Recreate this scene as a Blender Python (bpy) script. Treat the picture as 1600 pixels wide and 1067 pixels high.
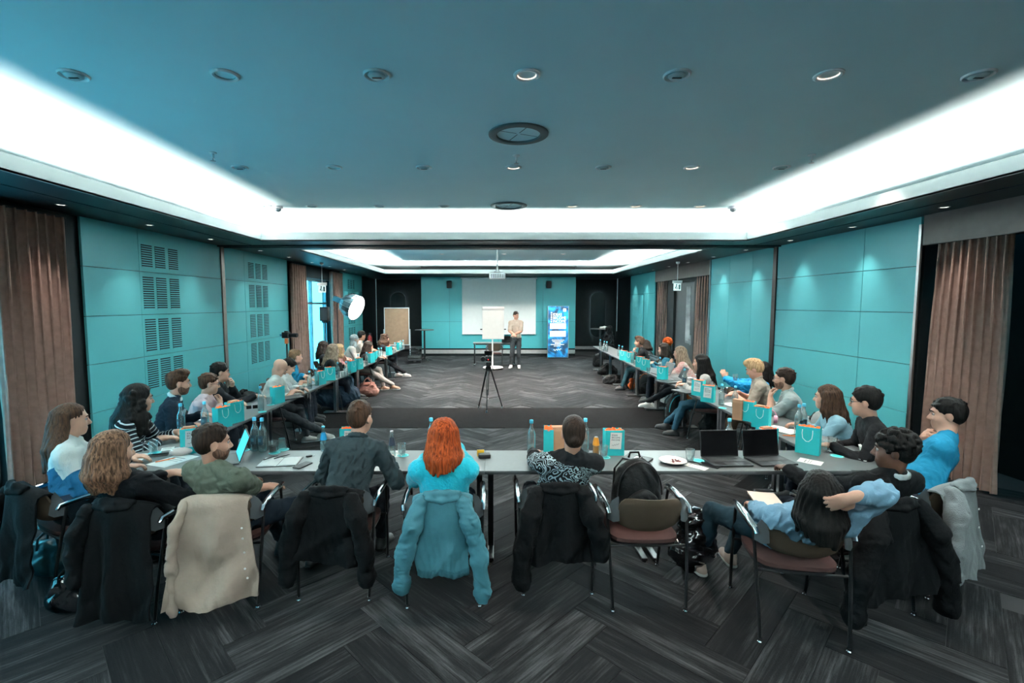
import bpy, bmesh, math, random
import numpy as np
from mathutils import Vector, Matrix
random.seed(7); rng = np.random.default_rng(7)
C = bpy.context.scene.collection; SC = bpy.context.scene
for o in list(bpy.data.objects): bpy.data.objects.remove(o)

# ------------------------------------------------------------------ camera, world, exposure
cd = bpy.data.cameras.new('camera'); cam = bpy.data.objects.new('camera', cd); C.objects.link(cam)
PITCH = math.atan(58/745.)
cam.location = (0, 0, 2.0); cam.rotation_euler = (math.pi/2-PITCH, 0, 0)
cd.sensor_width = 36; cd.lens = 745/1600*36; cd.shift_x = 28.5/1600; cd.clip_start = .05; cd.clip_end = 200
SC.camera = cam
SC.view_settings.view_transform = 'Standard'; SC.view_settings.look = 'None'
SC.view_settings.gamma = 1; SC.view_settings.use_curve_mapping = False
SC.view_settings.exposure = EXPO = 1.24
W = bpy.data.worlds.new('daylight'); SC.world = W; W.use_nodes = True
bg = W.node_tree.nodes['Background']; bg.inputs[0].default_value = (.08, .60, .84, 1); bg.inputs[1].default_value = 2.8

def light(kind, name, loc, power, col=(1, 1, 1), rot=(0, 0, 0), **kw):
    l = bpy.data.lights.new(name, kind); l.energy = power; l.color = col
    for k, v in kw.items(): setattr(l, k, v)
    o = bpy.data.objects.new(name, l); C.objects.link(o); o.location = loc; o.rotation_euler = rot
    return o
ZS, ZC = 3.05, 3.45                                   # soffit and ceiling heights
XL, XR = -4.93, 5.12                                  # long walls
T1 = (-3.86, 4.20, -1.2, 8.02); T2 = (-3.78, 4.12, 9.30, 16.62)   # ceiling trays
COVE = 680.
def strip(name, x, y, lx, ly, tilt, k=1):
    light('AREA', name, (x, y, ZS+.06), k*COVE*max(lx, ly)/12., (1, .98, .94), (math.pi+tilt[0], tilt[1], 0), shape='RECTANGLE', size=lx, size_y=ly)
for n, (a, b, c, d) in enumerate((T1, T2)):
    k = 1.0 if n == 0 else 1.9
    L = d-c
    strip('cove_lamp', a-.22, (c+d)/2, .10, L+.2, (0, .55), k); strip('cove_lamp', b+.22, (c+d)/2, .10, L+.2, (0, -.55), k)
    strip('cove_lamp', (a+b)/2, d+.20, b-a+.3, .10, (.2, 0), k)
    strip('cove_lamp', (a+b)/2, c-.20, b-a+.3, .10, (-.2, 0), k)
# daylight: portals in the window openings (near left, outside the frame, and far left)
for y_, z_, sy_, sz_ in ((3.03, 1.42, 3.66, 2.65), (13.4, 1.39, 2.7, 2.66)):
    p_ = light('AREA', 'window_portal', (XL-.34, y_, z_), 1, (1, 1, 1), (0, -math.pi/2, 0), shape='RECTANGLE', size=sz_, size_y=sy_)
    p_.data.cycles.is_portal = True

# ------------------------------------------------------------------ materials
def lin(c):
    if isinstance(c, str):
        c = [int(c[i:i+2], 16)/255 for i in (0, 2, 4)]
        return [v/12.92 if v <= .04045 else ((v+.055)/1.055)**2.4 for v in c]
    return list(c)
MATS = {}
def mat(name, col=None, rough=.6, metal=0, var=.10, scale=9, bump=0, bscale=80, trans=0, emit=0, stretch=(1, 1, 1), coat=0, ior=1.45, sheen=0, ecol=None, spec=.5):
    if name in MATS: return MATS[name]
    m = bpy.data.materials.new(name); m.use_nodes = True; nt = m.node_tree; N = nt.nodes; Lk = nt.links
    b = N['Principled BSDF']; c = lin(col)
    tc = N.new('ShaderNodeTexCoord'); mp = N.new('ShaderNodeMapping'); mp.inputs['Scale'].default_value = stretch
    Lk.new(tc.outputs['Object'], mp.inputs[0])
    nz = N.new('ShaderNodeTexNoise'); nz.inputs['Scale'].default_value = scale; nz.inputs['Detail'].default_value = 3
    Lk.new(mp.outputs[0], nz.inputs['Vector'])
    rp = N.new('ShaderNodeValToRGB'); rp.color_ramp.elements[0].position = .3; rp.color_ramp.elements[1].position = .7
    rp.color_ramp.elements[0].color = [v*(1-var) for v in c]+[1]; rp.color_ramp.elements[1].color = [min(1, v*(1+var)) for v in c]+[1]
    Lk.new(nz.outputs[0], rp.inputs[0]); Lk.new(rp.outputs[0], b.inputs['Base Color'])
    b.inputs['Specular IOR Level'].default_value = spec; b.inputs['Roughness'].default_value = rough; b.inputs['Metallic'].default_value = metal; b.inputs['IOR'].default_value = ior
    b.inputs['Transmission Weight'].default_value = trans; b.inputs['Coat Weight'].default_value = coat; b.inputs['Sheen Weight'].default_value = sheen
    if emit:
        b.inputs['Emission Color'].default_value = lin(ecol or col)+[1]; b.inputs['Emission Strength'].default_value = emit
    if bump:
        n2 = N.new('ShaderNodeTexNoise'); n2.inputs['Scale'].default_value = bscale; n2.inputs['Detail'].default_value = 3
        Lk.new(mp.outputs[0], n2.inputs['Vector'])
        bp = N.new('ShaderNodeBump'); bp.inputs['Strength'].default_value = bump; bp.inputs['Distance'].default_value = .01
        Lk.new(n2.outputs[0], bp.inputs['Height']); Lk.new(bp.outputs[0], b.inputs['Normal'])
    m['bsdf'] = 1; MATS[name] = m
    return m
def ramp(nt, stops):
    r = nt.nodes.new('ShaderNodeValToRGB'); e = r.color_ramp.elements
    while len(e) < len(stops): e.new(.5)
    for k, (p, c) in enumerate(stops): e[k].position = p; e[k].color = lin(c)+[1]
    return r
def carpet_mat():
    m = bpy.data.materials.new('carpet_plank'); m.use_nodes = True; nt = m.node_tree; N = nt.nodes; Lk = nt.links; b = N['Principled BSDF']
    uv = N.new('ShaderNodeUVMap'); uv.uv_map = 'UVMap'
    def nz(sx, sy, sc, det=4, ro=.6):
        mp = N.new('ShaderNodeMapping'); mp.inputs['Scale'].default_value = (sx, sy, 1); Lk.new(uv.outputs[0], mp.inputs[0])
        n = N.new('ShaderNodeTexNoise'); n.inputs['Scale'].default_value = sc; n.inputs['Detail'].default_value = det; n.inputs['Roughness'].default_value = ro
        Lk.new(mp.outputs[0], n.inputs['Vector']); return n
    a = nz(2.2, 60, 1, 6, .7); c2 = nz(1.6, 11, 1, 3); f = nz(60, 200, 1, 2)
    at = N.new('ShaderNodeAttribute'); at.attribute_name = 'rnd'
    def mth(op, x, y):
        k = N.new('ShaderNodeMath'); k.operation = op
        for i, v in enumerate((x, y)):
            if isinstance(v, (int, float)): k.inputs[i].default_value = v
            else: Lk.new(v, k.inputs[i])
        return k.outputs[0]
    s = mth('MULTIPLY', a.outputs[0], c2.outputs[0])
    s = mth('ADD', s, mth('MULTIPLY', mth('SUBTRACT', at.outputs['Fac'], .5), .13))
    s = mth('ADD', s, mth('MULTIPLY', mth('SUBTRACT', f.outputs[0], .5), .08))
    r = ramp(nt, ((.15, (.0065, .0068, .0076)), (.25, (.0105, .0106, .0114)), (.32, (.022, .022, .023)), (.46, (.056, .057, .058))))
    Lk.new(s, r.inputs[0]); Lk.new(r.outputs[0], b.inputs['Base Color'])
    b.inputs['Roughness'].default_value = .95; b.inputs['Specular IOR Level'].default_value = .08
    bp = N.new('ShaderNodeBump'); bp.inputs['Strength'].default_value = .35; bp.inputs['Distance'].default_value = .004
    Lk.new(f.outputs[0], bp.inputs['Height']); Lk.new(bp.outputs[0], b.inputs['Normal'])
    return m
def hair_mat(name, dark, light_, scale=1.0):
    m = bpy.data.materials.new(name); m.use_nodes = True; nt = m.node_tree; N = nt.nodes; Lk = nt.links; b = N['Principled BSDF']
    tc = N.new('ShaderNodeTexCoord'); mp = N.new('ShaderNodeMapping'); mp.inputs['Scale'].default_value = (95, 95, 9); Lk.new(tc.outputs['Object'], mp.inputs[0])
    n = N.new('ShaderNodeTexNoise'); n.inputs['Scale'].default_value = scale; n.inputs['Detail'].default_value = 4; n.inputs['Distortion'].default_value = .5; Lk.new(mp.outputs[0], n.inputs['Vector'])
    r = ramp(nt, ((.34, dark), (.68, light_))); Lk.new(n.outputs[0], r.inputs[0]); Lk.new(r.outputs[0], b.inputs['Base Color'])
    b.inputs['Roughness'].default_value = .55; b.inputs['Specular IOR Level'].default_value = .07
    bp = N.new('ShaderNodeBump'); bp.inputs['Strength'].default_value = .7; bp.inputs['Distance'].default_value = .006
    Lk.new(n.outputs[0], bp.inputs['Height']); Lk.new(bp.outputs[0], b.inputs['Normal'])
    return m
def along_mat(name, stops, period=None, rough=.85, bump=.25):
    """cloth whose colour follows the distance down the body or the sleeve (knitted stripes, colour blocks)"""
    m = bpy.data.materials.new(name); m.use_nodes = True; nt = m.node_tree; N = nt.nodes; Lk = nt.links; b = N['Principled BSDF']
    at = N.new('ShaderNodeAttribute'); at.attribute_name = 'along'; v = at.outputs['Fac']
    if period:
        k = N.new('ShaderNodeMath'); k.operation = 'MULTIPLY'; k.inputs[1].default_value = 1/period; Lk.new(v, k.inputs[0])
        k2 = N.new('ShaderNodeMath'); k2.operation = 'FRACT'; Lk.new(k.outputs[0], k2.inputs[0]); v = k2.outputs[0]
    r = ramp(nt, stops); r.color_ramp.interpolation = 'CONSTANT'; Lk.new(v, r.inputs[0]); Lk.new(r.outputs[0], b.inputs['Base Color'])
    b.inputs['Roughness'].default_value = rough; b.inputs['Specular IOR Level'].default_value = .12
    tc = N.new('ShaderNodeTexCoord'); n = N.new('ShaderNodeTexNoise'); n.inputs['Scale'].default_value = 120; Lk.new(tc.outputs['Object'], n.inputs['Vector'])
    bp = N.new('ShaderNodeBump'); bp.inputs['Strength'].default_value = bump; bp.inputs['Distance'].default_value = .01
    Lk.new(n.outputs[0], bp.inputs['Height']); Lk.new(bp.outputs[0], b.inputs['Normal'])
    return m
def print_mat(name, base, ink, scale, lo=-9, hi=9, thick=.07, second=None):
    """cloth with a printed ornament of curling lines between two heights"""
    m = bpy.data.materials.new(name); m.use_nodes = True; nt = m.node_tree; N = nt.nodes; Lk = nt.links; b = N['Principled BSDF']
    tc = N.new('ShaderNodeTexCoord'); w = N.new('ShaderNodeTexNoise'); w.inputs['Scale'].default_value = scale; w.inputs['Detail'].default_value = 1; w.inputs['Distortion'].default_value = 1.6
    Lk.new(tc.outputs['Object'], w.inputs['Vector'])
    def mth(op, x, y):
        k = N.new('ShaderNodeMath'); k.operation = op
        for i, v in enumerate((x, y)):
            if isinstance(v, (int, float)): k.inputs[i].default_value = v
            else: Lk.new(v, k.inputs[i])
        return k.outputs[0]
    f = mth('FRACT', mth('MULTIPLY', w.outputs[0], 9), 0); ln = mth('LESS_THAN', mth('ABSOLUTE', mth('SUBTRACT', f, .5), 0), thick*3)
    at = N.new('ShaderNodeAttribute'); at.attribute_name = 'along'
    band = mth('MULTIPLY', mth('GREATER_THAN', at.outputs['Fac'], lo), mth('LESS_THAN', at.outputs['Fac'], hi))
    mx = N.new('ShaderNodeMix'); mx.data_type = 'RGBA'; Lk.new(mth('MULTIPLY', ln, band), mx.inputs[0])
    mx.inputs[6].default_value = lin(base)+[1]; mx.inputs[7].default_value = lin(ink)+[1]
    if second:
        n2 = N.new('ShaderNodeTexNoise'); n2.inputs['Scale'].default_value = scale*.8; Lk.new(tc.outputs['Object'], n2.inputs['Vector'])
        r2 = ramp(nt, ((.45, base), (.55, second))); r2.color_ramp.interpolation = 'CONSTANT'; Lk.new(n2.outputs[0], r2.inputs[0]); Lk.new(r2.outputs[0], mx.inputs[6])
    Lk.new(mx.outputs[2], b.inputs['Base Color']); b.inputs['Roughness'].default_value = .85; b.inputs['Specular IOR Level'].default_value = .12
    return m
TEAL = mat('teal_wall_panel', (.080, .385, .420), .42, var=.03, scale=2)
DARK = mat('dark_paint', (.0055, .008, .0092), .6, var=.15, spec=.2)
SOFF = mat('soffit_paint', (.013, .020, .024), .5, var=.1)
LIP = mat('lip_paint', (.115, .13, .13), .6, var=.05, scale=3)
CEIL = mat('ceiling_paint', (.62, .79, .81), .8, var=.02, scale=1.5)
FLOORB = mat('floor_screed', (.012, .012, .013), .9)
BULK = mat('bulkhead_paint', (.085, .075, .07), .6)
CURT = mat('curtain_cloth', (.27, .178, .146), .9, var=.12, scale=14, bump=.15, bscale=240, spec=.15)
CHROME = mat('chrome', (.75, .76, .78), .14, 1, var=.04)
STEEL = mat('brushed_steel', (.45, .46, .47), .3, 1, var=.08)
BLACKM = mat('black_metal', (.008, .008, .009), .38, .3)
BLACKP = mat('black_plastic', (.008, .008, .009), .42, spec=.3)
WHITEP = mat('white_plastic', (.75, .76, .76), .4, var=.03)
PAPER = mat('paper', (.82, .83, .80), .8, var=.02)
BAGC = mat('turquoise_paper', (.02, .47, .50), .5, var=.04)
TISS = mat('orange_tissue', (.85, .13, .02), .75, var=.15, scale=20)
KRAFT = mat('kraft_card', (.40, .21, .12), .8, var=.08)
ROPE = mat('white_rope', (.85, .88, .88), .8)
COAST = mat('turquoise_coaster', (.03, .55, .56), .7, var=.04)
def pane_mat():
    m = bpy.data.materials.new('window_pane'); m.use_nodes = True; nt = m.node_tree; nt.nodes.remove(nt.nodes['Principled BSDF'])
    t = nt.nodes.new('ShaderNodeBsdfTransparent'); g = nt.nodes.new('ShaderNodeBsdfGlossy'); g.inputs['Roughness'].default_value = .03
    x = nt.nodes.new('ShaderNodeMixShader')
    x.inputs[0].default_value = .06
    for a_, b_ in ((t.outputs[0], x.inputs[1]), (g.outputs[0], x.inputs[2]), (x.outputs[0], nt.nodes['Material Output'].inputs[0])): nt.links.new(a_, b_)
    return m
PANE = pane_mat()
def thin_glass(name, tint, lo, hi, body):
    """thin clear glass: mostly transparent, glossy and slightly milky towards the silhouette"""
    m = bpy.data.materials.new(name); m.use_nodes = True; nt = m.node_tree; N = nt.nodes; Lk = nt.links; N.remove(N['Principled BSDF'])
    t = N.new('ShaderNodeBsdfTransparent'); t.inputs[0].default_value = tint+(1,); g = N.new('ShaderNodeBsdfGlossy'); g.inputs['Roughness'].default_value = .04
    d = N.new('ShaderNodeBsdfDiffuse'); d.inputs[0].default_value = (.75, .85, .85, 1); lw = N.new('ShaderNodeLayerWeight'); lw.inputs[0].default_value = .35
    mr = N.new('ShaderNodeMapRange'); mr.inputs[3].default_value = lo; mr.inputs[4].default_value = hi; Lk.new(lw.outputs['Facing'], mr.inputs[0])
    x1 = N.new('ShaderNodeMixShader'); Lk.new(mr.outputs[0], x1.inputs[0]); Lk.new(t.outputs[0], x1.inputs[1]); Lk.new(g.outputs[0], x1.inputs[2])
    x2 = N.new('ShaderNodeMixShader'); x2.inputs[0].default_value = body; Lk.new(x1.outputs[0], x2.inputs[1]); Lk.new(d.outputs[0], x2.inputs[2]); Lk.new(x2.outputs[0], N['Material Output'].inputs[0])
    return m
GLASS = thin_glass('clear_glass', (.93, .97, .97), .05, .65, .055); WATER = thin_glass('water', (.84, .93, .95), .05, .38, .10)
CAPB = mat('blue_cap', (.10, .55, .75), .4, var=.03)
LABEL = mat('dark_bottle_label', (.02, .06, .09), .5)
TABLE = mat('grey_table_laminate', (.085, .092, .094), .34, var=.05, scale=30)
TEDGE = mat('dark_table_edge', (.03, .032, .035), .5)
SEATC = mat('mauve_seat_cloth', (.050, .025, .023), .9, var=.15, bump=.2, bscale=300, spec=.15)
BACKC = mat('olive_brown_back_cloth', (.045, .032, .022), .85, var=.12, bump=.2, bscale=300, spec=.15)
WINGC = mat('smoked_plastic', (.04, .046, .05), .35)
SCREENB = mat('black_screen', (.002, .002, .0025), .3, spec=.12)
FRAMEA = mat('aluminium_frame', (.5, .53, .54), .35, .8)

# ------------------------------------------------------------------ mesh helpers
def at(px, py, z=.74):
    """the point at height z seen at this place of the photograph (1600 x 1067)"""
    s, c = math.sin(PITCH), math.cos(PITCH); a = (px-771.5)/745.; b = (py-533.)/745.
    d = (a, c-b*s, -s-b*c); t = (z-2.0)/d[2]
    return Vector((d[0]*t, d[1]*t, z))
def link(o, parent=None):
    C.objects.link(o)
    if parent is not None: o.parent = parent
    return o
def thing(name, label, cat, loc=(0, 0, 0), rz=0, group=None):
    o = bpy.data.objects.new(name, None); C.objects.link(o); o.empty_display_size = .1
    o.location = loc; o.rotation_euler = (0, 0, rz); o['label'] = label; o['category'] = cat
    if group: o['group'] = group
    return o
def copy_tree(o, parent=None):
    c = o.copy(); C.objects.link(c)
    if parent is not None: c.parent = parent
    for ch in list(o.children): copy_tree(ch, c)
    return c
def dup(o, label, loc, rz=0, group=None, sc=None):
    c = copy_tree(o); c.location = loc; c.rotation_euler = (0, 0, rz); c['label'] = label
    if group: c['group'] = group
    if sc: c.scale = sc
    return c
class MB:
    def __init__(s): s.v = []; s.f = []; s.m = []; s.mi = 0
    def quadgrid(s, rows, closed=False, flip=False):
        n = len(rows[0]); b = len(s.v)
        for r in rows: s.v += [tuple(p) for p in r]
        for i in range(len(rows)-1):
            for j in range(n if closed else n-1):
                q = (b+i*n+j, b+i*n+(j+1) % n, b+(i+1)*n+(j+1) % n, b+(i+1)*n+j)
                s.f.append(q[::-1] if flip else q); s.m.append(s.mi)
        return s
    def poly(s, pts, flip=False):
        b = len(s.v); s.v += [tuple(p) for p in pts]; q = tuple(range(b, b+len(pts)))
        s.f.append(q[::-1] if flip else q); s.m.append(s.mi); return s
    def box(s, lo, hi, M=None):
        x0, y0, z0 = lo; x1, y1, z1 = hi
        P = [Vector(p) for p in ((x0, y0, z0), (x1, y0, z0), (x1, y1, z0), (x0, y1, z0), (x0, y0, z1), (x1, y0, z1), (x1, y1, z1), (x0, y1, z1))]
        if M: P = [M @ p for p in P]
        b = len(s.v); s.v += [tuple(p) for p in P]
        for q in ((3, 2, 1, 0), (4, 5, 6, 7), (0, 1, 5, 4), (1, 2, 6, 5), (2, 3, 7, 6), (3, 0, 4, 7)):
            s.f.append(tuple(b+i for i in q)); s.m.append(s.mi)
        return s
    def rbox(s, lo, hi, r, M=None, n=3):
        """box with vertical edges and top/bottom rims rounded"""
        x0, y0, z0 = lo; x1, y1, z1 = hi; rows = []
        def ring(ins, z):
            out = []; rr = max(r-ins, .0005)
            for cx, cy, a0 in ((x1-r, y1-r, 0), (x0+r, y1-r, 90), (x0+r, y0+r, 180), (x1-r, y0+r, 270)):
                for k in range(n+1):
                    a = math.radians(a0+90*k/n); out.append(Vector((cx+rr*math.cos(a), cy+rr*math.sin(a), z)))
            return [M @ p for p in out] if M else out
        e = min(r, (z1-z0)/2)*.6
        rows = [ring(e, z0), ring(e*.3, z0+e*.3), ring(0, z0+e), ring(0, z1-e), ring(e*.3, z1-e*.3), ring(e, z1)]
        s.quadgrid(rows, True); s.poly(rows[0], True); s.poly(rows[-1]); return s
    def tube(s, pts, r, n=8, caps=True, flat=None):
        pts = [Vector(p) for p in pts]; rows = []; up = None
        for i, p in enumerate(pts):
            d = (pts[min(i+1, len(pts)-1)]-pts[max(i-1, 0)])
            d = d.normalized() if d.length > 1e-9 else Vector((0, 0, 1))
            if up is None: up = d.orthogonal().normalized()
            else: up = (up-d*up.dot(d)); up = up.normalized() if up.length > 1e-6 else d.orthogonal().normalized()
            sd = d.cross(up); rr = r[i] if isinstance(r, (list, tuple)) else r
            rows.append([p+(up*math.cos(2*math.pi*k/n)+sd*math.sin(2*math.pi*k/n)*(flat or 1))*rr for k in range(n)])
        s.quadgrid(rows, True)
        if caps: s.poly(rows[0], True); s.poly(rows[-1])
        return s
    def lathe(s, prof, n=16, M=None, cap=True):
        rows = [[Vector((r*math.cos(2*math.pi*k/n), r*math.sin(2*math.pi*k/n), z)) for k in range(n)] for r, z in prof]
        if M: rows = [[M @ p for p in r] for r in rows]
        s.quadgrid(rows, True)
        if cap: s.poly(rows[0], True); s.poly(rows[-1])
        return s
    def prism(s, outline, z0, z1, M=None):
        a = [Vector((x, y, z0)) for x, y in outline]; b = [Vector((x, y, z1)) for x, y in outline]
        if M: a = [M @ p for p in a]; b = [M @ p for p in b]
        s.quadgrid([a, b], True); s.poly(a, True); s.poly(b); return s
    def build(s, name, mats, parent=None, smooth=True, ang=40, kind=None):
        me = bpy.data.meshes.new(name); me.from_pydata(s.v, [], s.f)
        if not isinstance(mats, (list, tuple)): mats = [mats]
        for m in mats: me.materials.append(m)
        if len(mats) > 1: me.polygons.foreach_set('material_index', s.m)
        if smooth:
            me.polygons.foreach_set('use_smooth', [True]*len(me.polygons)); me.set_sharp_from_angle(angle=math.radians(ang))
        me.update(); o = link(bpy.data.objects.new(name, me), parent)
        if kind: o['kind'] = kind
        return o
def tag(o, label, cat, group=None):
    o['label'] = label; o['category'] = cat
    if group: o['group'] = group
    return o
def R3(axis, a): return Matrix.Rotation(a, 4, axis)
def Tm(x, y, z): return Matrix.Translation((x, y, z))
def text_mesh(body, size, name, m, parent, M, depth=.0008, font_scale=(1, 1)):
    cu = bpy.data.curves.new('t', 'FONT'); cu.body = body; cu.size = size; cu.extrude = depth; cu.align_x = 'LEFT'; cu.resolution_u = 3
    o = bpy.data.objects.new('t', cu); C.objects.link(o)
    me = bpy.data.meshes.new_from_object(o.evaluated_get(bpy.context.evaluated_depsgraph_get()))
    bpy.data.objects.remove(o); bpy.data.curves.remove(cu)
    me.materials.clear(); me.materials.append(m); me.transform(M @ Matrix.Diagonal((font_scale[0], font_scale[1], 1, 1)))
    return link(bpy.data.objects.new(name, me), parent)
ORD = ['first', 'second', 'third', 'fourth', 'fifth', 'sixth', 'seventh', 'eighth', 'ninth', 'tenth', 'eleventh', 'twelfth', 'thirteenth', 'fourteenth', 'fifteenth', 'sixteenth']
# ------------------------------------------------------------------ the room
def struct(name, mb, m, parent=None, smooth=False):
    o = mb.build(name, m, parent, smooth)
    if parent is None: o['kind'] = 'structure'
    return o
YB, YN = 18.40, -2.0; YR = 20.25                       # teal back wall, wall behind the camera, back of the dark recesses
floor = struct('floor', MB().box((XL-.5, YN, -.30), (XR+.5, YR, -.006)), FLOORB)
ceiling = struct('ceiling', MB().box((XL-.1, YN, ZC), (XR+.1, YR, ZC+.1)), CEIL)
# --- herringbone carpet planks
CARP = carpet_mat()
PW, PL = .25, 1.0
planks = []
def plank_geo(cx, cy, ang, sink):
    ca, sa = math.cos(ang), math.sin(ang); hl, hw = PL/2-.0015, PW/2-.0015
    def w(u, v, z): return (cx+u*ca-v*sa, cy+u*sa+v*ca, z)
    V = [w(u, v, -.006) for u, v in ((-hl, -hw), (hl, -hw), (hl, hw), (-hl, hw))]+[w(u, v, -sink) for u, v in ((-hl, -hw), (hl, -hw), (hl, hw), (-hl, hw))]
    return V
def clip_in(cx, cy): return XL-.2 < cx < XR+.2 and .9 < cy < 18.3
S45 = math.sqrt(.5)
n = int(PL/PW)
def inside(V):
    return all(XL-.0 < p[0] < XR+.0 for p in V)
cells = []
for k in range(-90, 140):
    for j in range(-30, 30):
        # herringbone lattice in rotated axes: horizontal plank at (k*w, k*w + 2*L*j)
        for o_ in (0, 1):
            if o_ == 0: cx, cy, a = (k*PW+PL/2, k*PW+PW/2+2*PL*j, 0)
            else: cx, cy, a = (k*PW+PW/2, k*PW+PW+PL/2+2*PL*j, math.pi/2)
            x = (cx-cy)*S45; y = (cx+cy)*S45
            cells.append((x, y, a+math.pi/4))
strip0, strip1 = 7.61, 9.10
def make_planks():
    near = []; far = []
    for x, y, a in cells:
        if not (XL-.3 < x < XR+.3 and .8 < y < 18.6): continue
        if strip0+.15 < y < strip1-.15: continue
        vis = abs((x)*745/max(y, .3)+771.5-800) < 1000
        if not vis: continue
        (near if len(near) < 10**9 else far).append((y, x, a))
    near.sort(); a_, b_ = near[:300], near[300:]
    def mesh(lst, name):
        me = bpy.data.meshes.new(name); V = []; F = []; UV = []; RN = []
        for y, x, a in lst:
            b = len(V); r = rng.random(); V += plank_geo(x, y, a, float(rng.random())*.0012); RN += [r]*8
            u0, v0 = r*37, r*91
            uv = [(u0+u, v0+v) for u, v in ((0, 0), (1, 0), (1, .25), (0, .25))]
            for q, uu in (((4, 5, 6, 7), (0, 1, 2, 3)), ((0, 1, 5, 4), (0, 1, 1, 0)), ((1, 2, 6, 5), (1, 2, 2, 1)), ((2, 3, 7, 6), (2, 3, 3, 2)), ((3, 0, 4, 7), (3, 0, 0, 3))):
                F.append(tuple(b+i for i in q)); UV += [uv[i] for i in uu]
        me.from_pydata(V, [], F); l = me.uv_layers.new(name='UVMap'); l.data.foreach_set('uv', np.array(UV, np.float32).ravel())
        at_ = me.attributes.new('rnd', 'FLOAT', 'POINT'); at_.data.foreach_set('value', np.array(RN, np.float32))
        me.materials.append(CARP); return link(bpy.data.objects.new(name, me), floor)
    for q in a_: mesh([q], 'carpet_plank')
    o = mesh(b_, 'carpet_planks'); o['kind'] = 'stuff'
make_planks()
cs = MB().box((XL, strip0, -.005), (XR, strip1, .004)).build('carpet_runner', mat('charcoal_runner', (.0085, .0078, .0080), 1, var=.1, bump=.2, bscale=300, spec=.03), floor, False)
cs['label'] = 'plain charcoal carpet strip across the room'
# --- ceiling trays: soffit boards and lips
k = 1
def soffit(hole, out):
    a, b, c, d = hole; x0, x1, y0, y1 = out
    m = MB()
    for lo, hi in (((x0, y0), (a, y1)), ((b, y0), (x1, y1)), ((a, y0), (b, c)), ((a, d), (b, y1))):
        m.box((lo[0], lo[1], ZS), (hi[0], hi[1], ZS+.02))
    return m
def lips(hole):
    a, b, c, d = hole; t = .02; m = MB()
    m.box((a-t, c-t, ZS-.001), (a, d+t, ZS+.147)); m.box((b, c-t, ZS-.001), (b+t, d+t, ZS+.147))
    m.box((a, c-t, ZS-.001), (b, c, ZS+.147)); m.box((a, d, ZS-.001), (b, d+t, ZS+.147)); return m
struct('trim_1', soffit(T1, (XL-.1, XR+.1, YN, 8.66)), SOFF)
struct('trim_2', lips(T1), LIP)
struct('trim_3', soffit(T2, (XL-.1, XR+.1, 8.76, YR)), SOFF)
struct('trim_4', lips(T2), LIP)
struct('trim_5', MB().box((XL, 8.60, ZS-.025), (XR, 8.645, ZS)).box((XL, 8.775, ZS-.025), (XR, 8.82, ZS)), SOFF)   # partition track
struct('trim_7', MB().box((XL-.1, 8.60, ZS+.02), (XR+.1, 8.82, ZC)), CEIL)
# shadow gaps in the soffit
GAP = mat('shadow_gap', (.004, .004, .005), .9)
struct('trim_6', MB().box((-4.32, YN, ZS-.004), (-4.305, 8.6, ZS)).box((4.62, YN, ZS-.004), (4.635, 8.6, ZS)), GAP)

# --- long walls
def wall_panels(wall, x, side, y0, y1, ycuts, zcuts, holes=()):
    """teal panels with recessed joints, each a part of its wall"""
    ys = [y0]+list(ycuts)+[y1]; zs = zcuts; g = .004; t = .03
    for i in range(len(ys)-1):
        for j in range(len(zs)-1):
            lo = (min(x, x-side*t), ys[i]+g, zs[j]+g); hi = (max(x, x-side*t), ys[i+1]-g, zs[j+1]-g)
            MB().box(lo, hi).build('panel', TEAL, wall, False)
SLOT = mat('slot_dark', (.004, .01, .012), .9)
def grille(wall, x, side, y0, y1, z0, z1, n):
    """a field of horizontal slots: dark backing with teal bars standing proud"""
    m = MB(); p = (z1-z0)/n
    m.mi = 0; m.box((min(x, x-side*-.002), y0, z0), (max(x, x+side*.002), y1, z1))
    m.mi = 1
    for k_ in range(n):
        m.box((min(x, x+side*.008), y0, z0+k_*p), (max(x, x+side*.008), y1, z0+k_*p+p*.45))
    return m.build('vent_grille', [SLOT, TEAL], wall, False)
ZP = [.12, .66, 1.26, 1.855, 2.46, ZS]
def outer_wall(name, x, side, segs, m=DARK):
    """side = +1 when the room lies towards +x of the wall; segs = solid stretches of (y0, y1, z0, z1)"""
    mb = MB()
    for y0, y1, z0, z1 in segs: mb.box((min(x-side*.05, x-side*.35), y0, z0), (max(x-side*.05, x-side*.35), y1, z1))
    return struct(name, mb, m)
WLh = [(1.2, 4.86), (12.05, 14.75)]                      # window openings of the left wall
wl = outer_wall('wall_left', XL, 1, [(YN, 1.2, -.2, ZC), (1.2, 4.86, -.2, .1), (1.2, 4.86, 2.75, ZC), (4.86, 12.05, -.2, ZC), (12.05, 14.75, -.2, .06), (12.05, 14.75, 2.72, ZC), (14.75, YR, -.2, ZC)])
wall_panels(wl, XL, 1, 5.77, 8.68, [6.69], ZP)
wall_panels(wl, XL, 1, 8.80, 11.47, [9.50], ZP)
wall_panels(wl, XL, 1, 15.48, 17.94, [16.7], ZP)
for z0, z1, nn in ((2.52, 2.84, 10), (1.93, 2.39, 14), (1.32, 1.79, 14), (.78, 1.20, 13)):
    for y0 in (6.74, 7.01, 7.30): grille(wl, XL, 1, y0, y0+.215, z0, z1, nn)
    for y0 in (9.66, 9.95, 10.24): grille(wl, XL, 1, y0, y0+.215, z0, z1, nn)
    for y0 in (16.2, 16.48, 16.76): grille(wl, XL, 1, y0, y0+.2, z0, z1, nn)
MB().box((XL-.05, 8.69, 0), (XL+.015, 8.79, ZS)).build('partition_channel', mat('bronze_channel', (.20, .17, .15), .35, .7), wl, False)
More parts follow.
